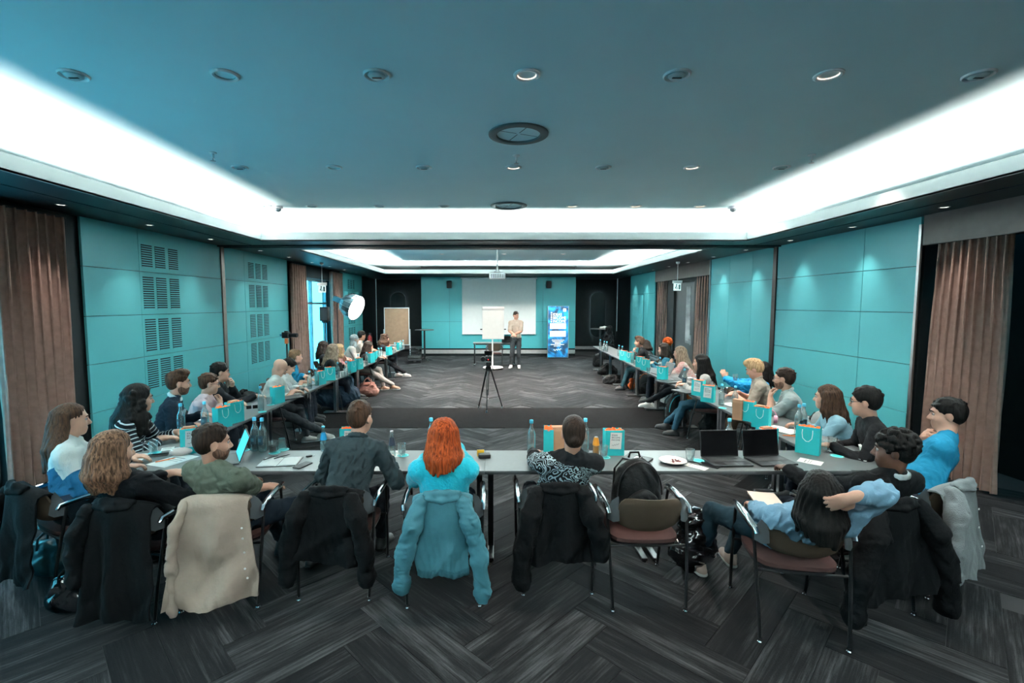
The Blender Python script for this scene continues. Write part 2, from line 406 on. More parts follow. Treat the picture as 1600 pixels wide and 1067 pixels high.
wr = outer_wall('wall_right', XR, -1, [(YN, 2.0, -.2, ZC), (2.0, 5.78, 2.73, ZC), (5.78, 12.35, -.2, ZC), (12.35, 13.75, 2.62, ZC), (13.75, YR, -.2, ZC)])
MB().box((XR+.9, 1.6, -.2), (XR+1.0, 6.2, ZC)).box((XR+.3, 1.9, -.2), (XR+1, 2.0, ZC)).box((XR+.3, 5.78, -.2), (XR+1, 5.9, ZC)).build('recess_lining', DARK, wr, False)
MB().box((XR+.3, 2.0, -.2), (XR+.95, 5.8, -.004)).build('recess_floor', FLOORB, wr, False)
wall_panels(wr, XR, -1, 5.80, 8.68, [6.67], [.12, .66, 1.26, 1.90, 2.46, ZS])
wall_panels(wr, XR, -1, 8.80, 11.32, [9.52, 10.43], [.12, 2.46, ZS])
wall_panels(wr, XR, -1, 15.22, 17.94, [15.9], [.12, 2.36, ZS])
MB().box((XR-.036, 16.3, .12), (XR-.02, 17.55, 2.32)).build('flush_door', mat('pale_teal_door', (.12, .50, .54), .4), wr, False)
MB().box((XR-.03, 5.76, .05), (XR-.005, 5.795, 2.95)).build('panel_edge', STEEL, wr, False)
MB().box((XR-.03, 11.325, .05), (XR-.005, 11.35, ZS)).build('panel_edge', STEEL, wr, False)
MB().box((XR-.02, 8.685, 0), (XR+.05, 8.795, ZS)).build('partition_channel', mat('dark_channel', (.03, .022, .02), .4, .4), wr, False)
MB().box((XR-.012, 2.0, 2.70), (XR+.05, 5.755, ZS)).build('bulkhead', BULK, wr, False)
MB().box((XR-.012, 11.355, 2.70), (XR+.05, 15.2, ZS)).build('bulkhead', BULK, wr, False)
for w_, x_, s_, segs in ((wl, XL, 1, ((5.77, 8.68), (8.8, 11.47), (15.48, 17.94))), (wr, XR, -1, ((5.8, 8.68), (8.8, 11.32), (15.22, 17.94)))):
    for y0, y1 in segs:
        MB().box((min(x_, x_+s_*-.02), y0, 0), (max(x_, x_-s_*.02), y1, .115)).build('skirting', DARK, w_, False)
# --- back wall with the dark recesses on either side
wb = struct('wall_back', MB().box((-2.79, YB+.03, -.2), (3.15, YR+.2, ZC)).box((XL-.2, YR, -.2), (-2.79, YR+.2, ZC)).box((3.15, YR, -.2), (XR+.2, YR+.2, ZC)), DARK)
for i, (x0, x1) in enumerate(((-2.79, -1.71), (-1.71, .18), (.18, 1.9), (1.9, 3.15))):
    for z0, z1 in ((.30, 1.33), (1.33, ZS)):
        MB().box((x0+.004, YB, z0+.004), (x1-.004, YB+.03, z1-.004)).build('panel', mat('teal_back_panel', (.055, .33, .36), .45, var=.03, scale=2), wb, False)
struct('baseboard_back', MB().box((-2.79, YB-.01, .10), (3.15, YB+.03, .24)).box((-4.9, YR-.02, .10), (-2.8, YR, .22)).box((3.16, YR-.02, .10), (5.1, YR, .22)), mat('baseboard_grille', (.34, .33, .32), .5))
wn = struct('wall_near', MB().box((XL-.4, YN-.2, -.2), (XR+.4, YN, ZC)), BULK)
# slim glowing strips painting the edge highlight at the recess corners
EDGE = mat('edge_highlight_glow', (.5, .7, .75), .5, emit=.05)
MB().box((-4.88, 19.8, .4), (-4.86, 19.83, ZS)).build('edge_highlight', EDGE, wl, False)
MB().box((5.05, 19.6, .9), (5.07, 19.63, ZS)).build('edge_highlight', EDGE, wr, False)
# backlit arch mirrors standing off the recess walls
def stadium(cx, w, z0, z1, n_=12, arch=False):
    r = w/2; pts = [(cx+r*math.cos(math.pi*t/n_), z1-r+r*math.sin(math.pi*t/n_)) for t in range(n_+1)]
    if arch: return pts+[(cx-r, z0), (cx+r, z0)]
    return pts+[(cx-r*math.cos(math.pi*t/n_), z0+r-r*math.sin(math.pi*t/n_)) for t in range(n_+1)]
MX = Matrix(((1, 0, 0, 0), (0, 0, -1, 0), (0, 1, 0, 0), (0, 0, 0, 1)))      # outline (x, z) -> facing -y
for cx, lab in ((-4.03, 'dark arched mirror with a halo glow behind the pinboard'), (4.40, 'tall dark oblong mirror with a halo glow right of the lit banner')):
    t = thing('wall_mirror', lab, 'mirror', (cx, YR-.06, 0), 0, 'backlit mirrors in the dark recesses')
    MB().prism(stadium(0, .62, .62, 2.52), 0, .02, MX).build('mirror_plate', mat('black_mirror', (.006, .006, .007), .25), t, ang=30)
    pts = [(x, .025, z) for x, z in stadium(0, .54, .66, 2.48)]
    MB().tube(pts+[pts[0]], .008, 6).build('halo_tube', mat('halo_light', (.6, .85, .9), .5, emit=14), t)

# --- curtains: pleated sheets
def curtain(label, x, y0, y1, z0, z1, pleats, depth, side, flare=0, group='brown pleated curtains'):
    t = thing('curtain', label, 'curtain', (x, (y0+y1)/2, z0), 0, group)
    rows = []; N_ = pleats*10
    for zi in range(13):
        f = zi/12; z = (z1-z0)*f; r = []
        for i in range(N_+1):
            u = i/N_; ph = 2*math.pi*pleats*u+.5*math.sin(5*u+f*1.3)
            yy = (u-.5)*(y1-y0)*(1+flare*(1-f)*.12)+.02*math.sin(ph*2+f)
            r.append(Vector((side*(depth*(.75+.25*f)*math.sin(ph)+.012*math.sin(3*ph+f*5)+flare*.05*(1-f)*u), yy, z)))
        rows.append(r)
    m = MB().quadgrid(rows); m.quadgrid([[p+Vector((-side*.008, 0, 0)) for p in r] for r in rows], flip=True)
    m.build('cloth', CURT, t, ang=180)
    MB().box((-.03, -(y1-y0)/2, z1-z0), (.03, (y1-y0)/2, z1-z0+.02)).build('curtain_rail', BLACKM, t, False)
    return t
curtain('wide brown pleated curtain at the left edge of the view beside the vented teal wall', XL-.0, 4.71, 5.56, .03, 2.98, 8, .075, 1, 0)
curtain('brown curtain left of the bright window behind the blue jacket', XL+.06, 11.52, 12.42, .03, 2.98, 7, .06, 1, 1)
curtain('brown curtain right of the bright window behind the softbox lamp', XL+.06, 14.35, 15.40, .03, 2.98, 7, .06, 1, 0)
curtain('wide brown pleated curtain at the right end behind the person in bright blue', XR+.10, 4.86, 5.66, .03, 2.72, 9, .07, -1, 1)
curtain('brown curtain on the far side of the dark door in the right wall', XR+.08, 14.25, 15.15, .03, 2.70, 6, .06, -1, 0)
curtain('brown curtain on the near side of the dark door in the right wall', XR+.08, 11.42, 12.25, .03, 2.70, 6, .06, -1, 1)
# --- windows
def window(name, y0, y1, z0, z1, mull):
    w = struct(name, MB().box((XL-.30, y0, z0), (XL-.22, y0+.07, z1)).box((XL-.30, y1-.07, z0), (XL-.22, y1, z1)).box((XL-.30, y0, z0), (XL-.22, y1, z0+.07)).box((XL-.30, y0, z1-.07), (XL-.22, y1, z1)), mat('window_frame', (.20, .27, .30), .4, .3))
    for ym in mull: MB().box((XL-.30, ym-.03, z0+.07), (XL-.22, ym+.03, z1-.07)).build('mullion', MATS['window_frame'], w, False)
    MB().box((XL-.30, y0+.07, 2.0), (XL-.22, y1-.07, 2.06)).build('transom', MATS['window_frame'], w, False)
    ys = [y0]+list(mull)+[y1]
    for a, b in zip(ys[:-1], ys[1:]): MB().box((XL-.265, a+.04, z0+.07), (XL-.255, b-.04, z1-.07)).build('pane', PANE, w, False)
    return w
window('window_1', 1.2, 4.86, .1, 2.75, [2.4, 3.6])
window('window_2', 12.05, 14.75, .06, 2.72, [12.95, 13.55])
# --- dark door in the right wall with a glazed strip
dr = struct('door_1', MB().box((XR+.12, 12.35, 0), (XR+.18, 13.75, 2.60)), mat('charcoal_door', (.035, .04, .042), .45))
MB().box((XR+.108, 12.72, .95), (XR+.12, 13.0, 2.48)).build('glass_strip', mat('milky_door_glass', (.36, .36, .37), .12, var=.5, scale=2, stretch=(1, .5, 1.5)), dr, False)
MB().box((XR+.10, 12.62, .92), (XR+.12, 12.68, 1.18)).tube([(XR+.07, 12.65, 1.05), (XR+.07, 12.85, 1.05)], .012).tube([(XR+.11, 12.65, 1.05), (XR+.07, 12.65, 1.05)], .012).build('door_handle', STEEL, dr)
MB().box((XR+.10, 12.30, 0), (XR+.22, 12.36, 2.66)).box((XR+.10, 13.74, 0), (XR+.22, 13.80, 2.66)).box((XR+.10, 12.30, 2.60), (XR+.22, 13.80, 2.66)).build('door_frame', DARK, dr, False)

# ------------------------------------------------------------------ lamps and fittings in the ceiling
def downlight(label, x, y, z, r, on, group, col=(1, .86, .74)):
    t = thing('downlight', label, 'ceiling light', (x, y, z), 0, group)
    MB().lathe([(r*.70, -.001), (r*.72, -.010), (r*.86, -.014), (r, -.008), (r, 0)], 24, cap=False).build('rim', WHITEP, t)
    dish = mat('lamp_reflector_lit' if on == 1 else 'lamp_reflector', (.85, .8, .75) if on == 1 else (.5, .62, .64), .25, .6, var=.5, scale=40, stretch=(1, 1, .1), emit=(1.6 if on == 1 else 0), ecol=(1, .72, .55))
    MB().lathe([(r*.70, -.004), (r*.6, .02), (r*.35, .05), (.001, .055)], 24, cap=False).build('reflector', dish, t)
    return t
def vent_disc(label, x, y, z, r, group):
    t = thing('air_valve', label, 'ceiling vent', (x, y, z), 0, group)
    MB().lathe([(r*.8, 0), (r*.8, -.006), (r*.92, -.013), (r, -.006), (r, 0)], 24, cap=False).build('rim', WHITEP, t)
    MB().lathe([(.001, -.020), (r*.45, -.020), (r*.62, -.012), (r*.62, -.002)], 20, cap=False).build('disc', mat('grey_valve', (.42, .5, .51), .5), t)
    MB().box((-r*.35, -r*.09, -.0225), (r*.35, r*.09, -.019)).build('slot', BLACKP, t, False)
    return t
rows = [(3.14, 'nearest row'), (5.18, 'second row'), (7.18, 'far row')]
xs = [-2.66, -1.70, -.74, .21, 1.16, 2.12, 3.07]
xs2 = [-3.35, -2.69, -1.69, -.74, .21, 1.16, 2.10, 3.05, 3.99]
for ri, (y, rn) in enumerate(rows):
    XS = xs if ri == 0 else xs2[1:] if ri == 1 else [v for v in xs2 if abs(v-.21) > .1]
    for i, x in enumerate(XS):
        r = .085
        lab = f'ceiling fitting, {ORD[i]} from left, {rn} of the near tray'
        is_lamp = (round((x-.21)/.955)+60) % 2 == 0 if ri != 2 else abs(x) > 1
        if is_lamp:
            on = 1 if x > 0 else 0
            downlight('round ' + ('warmly lit ' if on else 'unlit ') + lab, x, y, ZC, r, on, 'small round fittings in the near ceiling')
            if on: light('SPOT', 'ceiling_spot', (x, y, ZC-.03), 75, (1, .84, .72), (0, 0, 0), spot_size=1.7, spot_blend=.8, shadow_soft_size=.07)
        else: vent_disc('white slotted valve, ' + lab, x, y, ZC, r, 'small round fittings in the near ceiling')
for x, y, r, lab in ((.21, 4.19, .255, 'large round ceiling vent with dark funnel, nearest to the camera'), (.22, 7.15, .27, 'large round ceiling vent beside the far row of small fittings')):
    t = thing('round_vent', lab, 'ceiling vent', (x, y, ZC), 0, 'large round ceiling vents')
    MB().lathe([(r*.72, -.002), (r*.74, -.016), (r*.88, -.022), (r, -.012), (r, 0)], 36, cap=False).build('rim', LIP, t)
    MB().lathe([(r*.73, -.003), (r*.70, .04), (r*.45, .09), (.001, .09)], 36, cap=False).build('funnel', mat('vent_funnel', (.03, .05, .055), .4), t)
    m = MB()
    for a in range(4): m.box((-.004, .02, -.001), (.004, r*.70, .06), R3('Z', a*math.pi/2+.4))
    m.build('vane', mat('vent_vane', (.07, .11, .12), .5), t, False)
for x, y, lab in ((-2.69, 4.69, 'left of the vent'), (.22, 4.78, 'just beyond the big vent'), (3.09, 4.76, 'near the right cove'), (-1.95, 7.72, 'at the left far end'), (.22, 7.75, 'at the middle far end'), (2.75, 7.72, 'at the right far end')):
    t = thing('sprinkler', 'small white fire sprinkler hanging from the ceiling ' + lab, 'sprinkler', (x, y, ZC), 0, 'ceiling sprinklers')
    MB().lathe([(.035, 0), (.035, -.008), (.012, -.014), (.012, -.05), (.02, -.055)], 12).build('stem', WHITEP, t)
    MB().lathe([(.004, -.05), (.004, -.075), (.024, -.078), (.024, -.082)], 12).build('deflector', STEEL, t)
for x, y, lab in ((-3.2, 7.2, 'left'), (3.56, 7.22, 'right')):
    t = thing('motion_sensor', f'white dome sensor on the ceiling near the {lab} cove', 'sensor', (x, y, ZC), 0, 'ceiling dome sensors')
    MB().lathe([(.075, 0), (.075, -.03), (.06, -.036)], 18).build('base', WHITEP, t)
    MB().lathe([(.05, -.036), (.045, -.06), (.03, -.08), (.001, -.088)], 18, cap=False).build('dome', mat('grey_dome', (.35, .38, .4), .2), t)
# downlights along the soffits
for side, x, ys in (('left', -4.57, (5.13, 6.43, 7.80, 9.45, 10.75, 12.1, 13.4, 14.7, 16.0, 17.3)), ('right', 4.88, (5.26, 6.59, 7.95, 9.34, 10.7, 12.1, 13.4, 14.7, 16.0, 17.3))):
    for i, y in enumerate(ys):
        t = thing('downlight', f'small lit downlight in the dark {side} soffit, {ORD[i]} from the camera', 'ceiling light', (x, y, ZS), 0, 'downlights along the dark soffits')
        MB().lathe([(.035, -.001), (.037, -.005), (.05, -.004), (.05, 0)], 16, cap=False).build('rim', STEEL, t)
        MB().lathe([(.036, -.002), (.03, .006), (.001, .006)], 16, cap=False).build('lamp', mat('soffit_lamp', (1, .95, .9), .5, emit=5, ecol=(1, .93, .85)), t)
        light('SPOT', 'soffit_spot', (x, y, ZS-.015), 42 if side == 'right' else 40, (1, .93, .86), (0, 0, 0), spot_size=1.25, spot_blend=1.0, shadow_soft_size=.035)
for i, (x, y) in enumerate(((-1.9, 17.2), (-.3, 17.2), (1.3, 17.2), (2.7, 17.2))):
    light('SPOT', 'screen_fill_spot', (x, y-1.2, ZC-.03), 150, (1, .95, .9), (.35, 0, 0), spot_size=1.7, spot_blend=.8, shadow_soft_size=.06)  # added spots without fittings, aimed to brighten the screen and back wall
for i, (x, y) in enumerate(((-1.5, 10.6), (.3, 10.6), (2.0, 10.6), (-1.5, 12.6), (.3, 12.6), (2.0, 12.6), (-1.5, 13.9), (.3, 13.9), (2.0, 13.9))):
    downlight(f'small recessed lamp in the far ceiling tray, {ORD[i%3]} from left, {ORD[i//3]} row', x, y, ZC, .08, 1, 'small lamps in the far ceiling tray')
    light('SPOT', 'far_tray_spot', (x, y, ZC-.03), 420 if y < 13 else 110, (1, .78, .68), (0, 0, 0), spot_size=1.6, spot_blend=.8, shadow_soft_size=.06)
# ------------------------------------------------------------------ bodies: signed-distance fields polygonised by surface nets
def nets(f, lo, h):
    s = f < 0; nx, ny, nz = f.shape
    cnt = np.zeros((nx-1, ny-1, nz-1), np.int8)
    offs = [(i, j, k) for i in (0, 1) for j in (0, 1) for k in (0, 1)]
    for i, j, k in offs: cnt += s[i:nx-1+i, j:ny-1+j, k:nz-1+k]
    idx = np.argwhere((cnt > 0) & (cnt < 8))
    V = np.stack([f[idx[:, 0]+i, idx[:, 1]+j, idx[:, 2]+k] for i, j, k in offs], 1)
    acc = np.zeros((len(idx), 3), np.float32); num = np.zeros(len(idx), np.float32)
    O = np.array(offs, np.float32)
    for a in range(8):
        for b in range(a+1, 8):
            if np.abs(O[a]-O[b]).sum() != 1: continue
            va, vb = V[:, a], V[:, b]; m = (va < 0) != (vb < 0)
            t = np.where(m, va/np.where(m, va-vb, 1), 0)
            acc += np.where(m[:, None], O[a]+t[:, None]*(O[b]-O[a]), 0); num += m
    P = lo+(idx+acc/num[:, None])*h
    gid = np.full((nx-1, ny-1, nz-1), -1, np.int32); gid[tuple(idx.T)] = np.arange(len(idx))
    Q = []
    for ax in range(3):
        b, c = [(1, 2), (2, 0), (0, 1)][ax]
        sa = [slice(None)]*3; sb = [slice(None)]*3; sa[ax] = slice(0, -1); sb[ax] = slice(1, None)
        for d in (b, c): sa[d] = slice(1, -1); sb[d] = slice(1, -1)
        A, B = s[tuple(sa)], s[tuple(sb)]; e = np.argwhere(A != B)
        if not len(e): continue
        inn = A[tuple(e.T)]; e = e.copy(); e[:, b] += 1; e[:, c] += 1
        def g(db, dc):
            q = e.copy(); q[:, b] -= db; q[:, c] -= dc; return gid[tuple(q.T)]
        q = np.stack([g(1, 1), g(0, 1), g(0, 0), g(1, 0)], 1)
        q[~inn] = q[~inn][:, ::-1]; Q.append(q)
    return P.astype(np.float32), np.concatenate(Q)
def np_mesh(name, P, Q, m, parent):
    me = bpy.data.meshes.new(name); nf = len(Q)
    me.vertices.add(len(P)); me.vertices.foreach_set('co', P.ravel())
    me.loops.add(nf*4); me.loops.foreach_set('vertex_index', Q.ravel().astype(np.int32))
    me.polygons.add(nf); me.polygons.foreach_set('loop_start', np.arange(0, nf*4, 4, dtype=np.int32))
    me.polygons.foreach_set('use_smooth', np.ones(nf, bool))
    me.update(calc_edges=True); me.materials.append(m)
    return link(bpy.data.objects.new(name, me), parent)
A3 = lambda v: np.array((v[0], v[1], v[2]), np.float64)
def unit(v): v = np.asarray(v, float); return v/max(np.linalg.norm(v), 1e-9)
class Fld:
    def __init__(s, h): s.h = h; s.ops = []; s.disp = None; s.cuts = []
    def cone(s, a, b, ra, rb=None, k=.02, sub=False):
        a, b = A3(a), A3(b); rb = ra if rb is None else rb; r = max(ra, rb)
        ab = b-a; L2 = max(ab @ ab, 1e-9)
        def fn(X, Y, Z):
            t = np.clip(((X-a[0])*ab[0]+(Y-a[1])*ab[1]+(Z-a[2])*ab[2])/L2, 0, 1)
            return np.sqrt((X-a[0]-ab[0]*t)**2+(Y-a[1]-ab[1]*t)**2+(Z-a[2]-ab[2]*t)**2)-(ra+(rb-ra)*t)
        s.ops.append((fn, np.minimum(a, b)-r, np.maximum(a, b)+r, k, sub)); return s
    def chain(s, pts, rs, k=.02):
        for i in range(len(pts)-1): s.cone(pts[i], pts[i+1], rs[i], rs[i+1], k)
        return s
    def ell(s, c, r, R=None, k=.02, sub=False):
        c = A3(c); r = np.array(r, float); R = np.eye(3) if R is None else R       # rows of R: local axes
        ext = np.sqrt((R.T**2) @ (r**2))
        def fn(X, Y, Z):
            x, y, z = X-c[0], Y-c[1], Z-c[2]
            u = [(R[i, 0]*x+R[i, 1]*y+R[i, 2]*z)/r[i] for i in range(3)]
            k0 = np.sqrt(u[0]**2+u[1]**2+u[2]**2); k1 = np.sqrt((u[0]/r[0])**2+(u[1]/r[1])**2+(u[2]/r[2])**2)
            return k0*(k0-1)/np.maximum(k1, 1e-6)
        s.ops.append((fn, c-ext, c+ext, k, sub)); return s
    def half(s, n, d):                                # keep n.p > d
        s.cuts.append((A3(n), d)); return s
    def mesh(s, name, m, parent, along=None):
        h = s.h; los = np.array([o[1] for o in s.ops if not o[4]]); his = np.array([o[2] for o in s.ops if not o[4]])
        lo = los.min(0)-3*h-.012; hi = his.max(0)+3*h+.012; n = np.ceil((hi-lo)/h).astype(int)+1
        f = np.full(n, .2, np.float32); ax = [(lo[i]+h*np.arange(n[i])).astype(np.float32) for i in range(3)]
        for fn, l, u, k, sub in s.ops:
            mg = k+2.5*h+.012
            i0 = np.clip(np.floor((l-mg-lo)/h).astype(int), 0, n-1); i1 = np.clip(np.ceil((u+mg-lo)/h).astype(int)+1, 1, n)
            if (i1 <= i0).any(): continue
            sl = tuple(slice(a, b) for a, b in zip(i0, i1))
            X = ax[0][sl[0]][:, None, None]; Y = ax[1][sl[1]][None, :, None]; Z = ax[2][sl[2]][None, None, :]
            d = fn(X, Y, Z).astype(np.float32); cur = f[sl]
            if sub:
                a, b = -cur, d; e = np.maximum(k-np.abs(a-b), 0)/max(k, 1e-6); f[sl] = -(np.minimum(a, b)-e*e*k/4)
            else:
                e = np.maximum(k-np.abs(cur-d), 0)/max(k, 1e-6); f[sl] = np.minimum(cur, d)-e*e*k/4
        X, Y, Z = ax[0][:, None, None], ax[1][None, :, None], ax[2][None, None, :]
        if s.disp is not None:
            near = np.abs(f) < .03
            ii = np.nonzero(near); f[near] += s.disp(ax[0][ii[0]], ax[1][ii[1]], ax[2][ii[2]])
        for nn, dd in s.cuts: f = np.maximum(f, (dd-(X*nn[0]+Y*nn[1]+Z*nn[2])).astype(np.float32))
        f[0], f[-1] = .1, .1; f[:, 0], f[:, -1] = .1, .1; f[:, :, 0], f[:, :, -1] = .1, .1
        P, Q = nets(f, lo, h); o = np_mesh(name, P, Q, m, parent)
        if along is not None:
            v = along(P); a = o.data.attributes.new('along', 'FLOAT', 'POINT'); a.data.foreach_set('value', v.astype(np.float32))
        return o
def wrinkle(amp, fr, seed):
    r = np.random.default_rng(seed); ks = [(r.normal(size=3), r.uniform(0, 6.3)) for _ in range(5)]
    ks = [(k/np.linalg.norm(k)*fr*(1+.35*i), p) for i, (k, p) in enumerate(ks)]
    def fn(x, y, z):
        w = np.zeros_like(x)
        for i, (k, p) in enumerate(ks): w = w+np.sin(k[0]*x+k[1]*y+k[2]*z+p+1.4*w)
        return -amp*w/2.2
    return fn
def ik(S, T, a, b, pole):
    S, T = A3(S), A3(T); v = T-S; d = np.linalg.norm(v); u = v/max(d, 1e-6)
    d2 = min(d, (a+b)*.995); d2 = max(d2, abs(a-b)+.02); T = S+u*d2
    x = (a*a-b*b+d2*d2)/(2*d2); hgt = math.sqrt(max(a*a-x*x, 0)); p = A3(pole); p = p-u*(p @ u); p = unit(p)
    return S+u*x+p*hgt, T
SKIN = {}
def skin(k):
    cols = {'fair': (.50, .27, .19), 'tan': (.40, .20, .13), 'pink': (.50, .24, .17), 'dark': (.085, .035, .02)}
    if k not in SKIN: SKIN[k] = mat('skin_'+k, cols[k], .5, var=.07, scale=18, bump=.08, bscale=160)
    return SKIN[k]
HAIR = dict(black=((.0025, .0023, .0022), (.009, .0075, .007)), dark=((.008, .005, .004), (.030, .018, .013)), brown=((.018, .009, .006), (.065, .033, .020)), lbrown=((.05, .025, .013), (.20, .11, .06)),
            red=((.09, .014, .004), (.36, .065, .015)), blond=((.17, .095, .045), (.52, .34, .19)), high=((.022, .011, .007), (.17, .09, .055)), grey=((.13, .12, .12), (.40, .38, .37)), orange=((.22, .03, .006), (.55, .09, .015)), ash=((.07, .045, .03), (.30, .22, .16)))
HAIR['stubble'] = ((.05, .026, .018), (.15, .08, .055))
HM = {k: hair_mat('hair_'+k, *v) for k, v in HAIR.items()}
def cloth(name, col, bump=.3, bscale=130, rough=.88, sheen=.0): return mat(name, col, rough, var=.07, scale=12, bump=bump, bscale=bscale, sheen=sheen, spec=.12)
def hand(F, Wp, d, n, side, curl, s=1.0):
    d = unit(d); n = np.asarray(n, float); n = unit(n-d*(n @ d)); r = np.cross(d, n)*side
    P = lambda x, y, z=0: Wp+(r*x+d*y+n*z)*s
    F.cone(Wp-d*.02, P(0, .035), .024*s, .026*s, .01)
    F.ell(P(0, .055), (.040*s, .046*s, .016*s), np.stack([r, d, n]), .012)
    def rot(a): return d*math.cos(a)+n*math.sin(a)
    for i, L in enumerate((.068, .076, .070, .054)):
        b = P(.030-.0195*i, .088-.004*abs(i-1.3)); sp = r*(.10-.07*i); a = curl*(.45+.07*i)
        p1 = b+(rot(a)+sp)*L*.5*s; p2 = p1+(rot(a*2.3)+sp*.6)*L*.32*s; p3 = p2+(rot(a*3.2))*L*.24*s
        F.chain([b-d*.02, b, p1, p2, p3], [.0105*s, .0105*s, .0095*s, .0085*s, .0075*s], .005)
    t0 = P(.022, .022, .006); t1 = t0+(r*.75+d*.6+n*.25*curl)*.040*s; t2 = t1+(r*.25+d*.85+n*.4*curl)*.034*s; t3 = t2+(d*.8+n*.6*curl-r*.1)*.022*s
    F.chain([t0, t1, t2, t3], [.016*s, .0125*s, .0105*s, .009*s], .008)
def hrot(b, pitch, roll):
    """rows: right, forward, up of a head turned to bearing b"""
    M = (Matrix.Rotation(-b, 3, 'Z') @ Matrix.Rotation(-pitch, 3, 'X') @ Matrix.Rotation(roll, 3, 'Y'))
    return np.array([M @ Vector(v) for v in ((1, 0, 0), (0, 1, 0), (0, 0, 1))])
RAD = math.radians
def person(label, px, py, hz=1.16, bear=0, hb=None, hp=6, hr=0, lean=.02, sideways=0, sk='fair', hair=('short', 'dark'), top=('shirt', 'navy_top', (.02, .03, .05)), sleeve=1.0,
           trous=(.012, .014, .02), shoes=(.02, .02, .02), L=('t', -.16, .40), R=('t', .16, .40), legs=None, h=.010, wd=1.0, belly=1.0, hs=1.0, beard=None, glasses=None, collar=None, stand=False,
           wr=.004, shb=None, hcurl=(.7, .7), badge=None, head=None, seat=.46, group=None, poleL=None, poleR=None, trname='trousers', legskin=None, fat=.012):
    b = RAD(bear); hb = b if hb is None else RAD(hb); fw = np.array((math.sin(b), math.cos(b), 0)); rt = np.array((math.cos(b), -math.sin(b), 0)); up = np.array((0, 0, 1.))
    Hw = A3(at(px, py, hz) if head is None else head); base = np.array((Hw[0], Hw[1], 0))-fw*lean-rt*sideways
    root = thing('person', label, 'person', tuple(base), 0, group)
    H = Hw-base; pz = .93 if stand else seat+.09
    P = np.array((0, 0, pz)); HR = hrot(hb, RAD(hp), RAD(hr)); hl = lambda x, y, z: H+(HR[0]*x+HR[1]*y+HR[2]*z)*hs
    u = unit(H-P); N = H-(.166-.02*min(1, max(0, hp/40)))*unit(.6*up+.4*u)-fw*.012-HR[1]*.010; u = unit(N-P)
    sr = rt if shb is None else np.array((math.cos(RAD(shb)), -math.sin(RAD(shb)), 0)); sf = np.cross(u, sr)
    SL, SRr = N-sr*.168*wd-u*.066, N+sr*.168*wd-u*.066
    pf = unit(np.cross(up, rt)) if True else fw
    tf = unit(np.cross(u, rt)); TR = np.stack([unit(np.cross(tf, u)), tf, u]); CR = np.stack([unit(np.cross(sf, u)), unit(sf), u])
    loc = lambda x, y, z: rt*x+fw*y+up*z
    # arms
    arms = []
    for sd, S, spec, pole, cu in ((-1, SL, L, poleL, hcurl[0]), (1, SRr, R, poleR, hcurl[1])):
        if spec[0] == 't': T = loc(spec[1], spec[2], .795); hd = loc(-sd*.35, 1, -.05); hn = -up; pl = loc(sd*.5, .05, -1)
        elif spec[0] == 'p': T = loc(*spec[1:4]); hd = loc(*(spec[4] if len(spec) > 4 else (-sd*.3, 1, -.1))); hn = loc(*(spec[5] if len(spec) > 5 else (0, 0, -1))); pl = loc(sd*.8, -.5, -.6)
        else:
            T = hl(*spec[1:4]); hd = HR[2]*.8-HR[0]*sd*.45+HR[1]*.05; hn = -HR[1]*.8-HR[0]*sd*.3; pl = loc(sd*.35, .5, -1)
            if len(spec) > 4: hd = sum(HR[i]*spec[4][i] for i in range(3))
            if len(spec) > 5: hn = sum(HR[i]*spec[5][i] for i in range(3))
        if pole is not None: pl = loc(*pole)
        E, Wp = ik(S, T, .285, .25, pl); arms.append((sd, S, E, Wp, hd, hn, cu))
    # skin body: head, neck, torso core, arms, hands
    B = Fld(h)
    e = lambda c, r, k=.03, sub=False: B.ell(hl(*c), [v*hs for v in r], HR, k*hs, sub)
    e((0, -.012, .035), (.074, .094, .084)); e((0, .026, -.040), (.056, .064, .080), .035)
    e((0, .066, -.098), (.024, .020, .020), .03); e((0, .035, -.07), (.052, .045, .035), .03)
    B.cone(hl(0, .090, .004), hl(0, .108, -.030), .008*hs, .0125*hs, .014*hs); B.cone(hl(-.012, .098, -.036), hl(.012, .098, -.036), .008*hs, None, .01*hs)
    B.cone(hl(-.030, .079, .024), hl(.030, .079, .024), .013*hs, None, .02*hs)
    for s_ in (-1, 1):
        e((s_*.031, .103, .004), (.017, .014, .011), .012, True)
        e((s_*.074, -.004, -.010), (.011, .021, .033), .01); e((s_*.040, .062, -.03), (.022, .022, .022), .03)
    B.cone(hl(-.016, .086, -.066), hl(.016, .086, -.066), .0085*hs, None, .008*hs); B.cone(hl(-.013, .083, -.077), hl(.013, .083, -.077), .009*hs, None, .008*hs)
    B.cone(N-u*.05, hl(0, -.018, -.06), .052*wd**.5, .051, .03); B.cone(N-u*.07-sr*.09, N-u*.07+sr*.09, .04, None, .04)
    B.cone(P+u*.05, N-u*.12, .07, .085, .05)
    for sd, S, E, Wp, hd, hn, cu in arms:
        B.cone(N-u*.08, S, .05, .045, .04)
        B.chain([S, E, E+(Wp-E)*.35, Wp], [.044, .039, .041, .027], .02); hand(B, Wp, hd, hn, sd, cu, 1.0)
    B.mesh('body', skin(sk), root)
    # legs
    Lg = []
    for i, sd in enumerate((-1, 1)):
        hip = P+rt*sd*.085; an = (sd*.11, .46, .09) if not stand else (sd*.11, .0, .09)
        if legs: an = legs[i]
        A_ = loc(*an[:3]); K, A_ = ik(hip, A_, .42, .41, loc(*((sd*.15, .6, 1) if not stand else (0, 1, 0)) if len(an) < 6 else an[3:6]))
        Lg.append((sd, hip, K, A_))
    T = Fld(h*1.15)
    T.ell(P+up*.02, (.165*wd, .125*belly, .115), TR, .05)
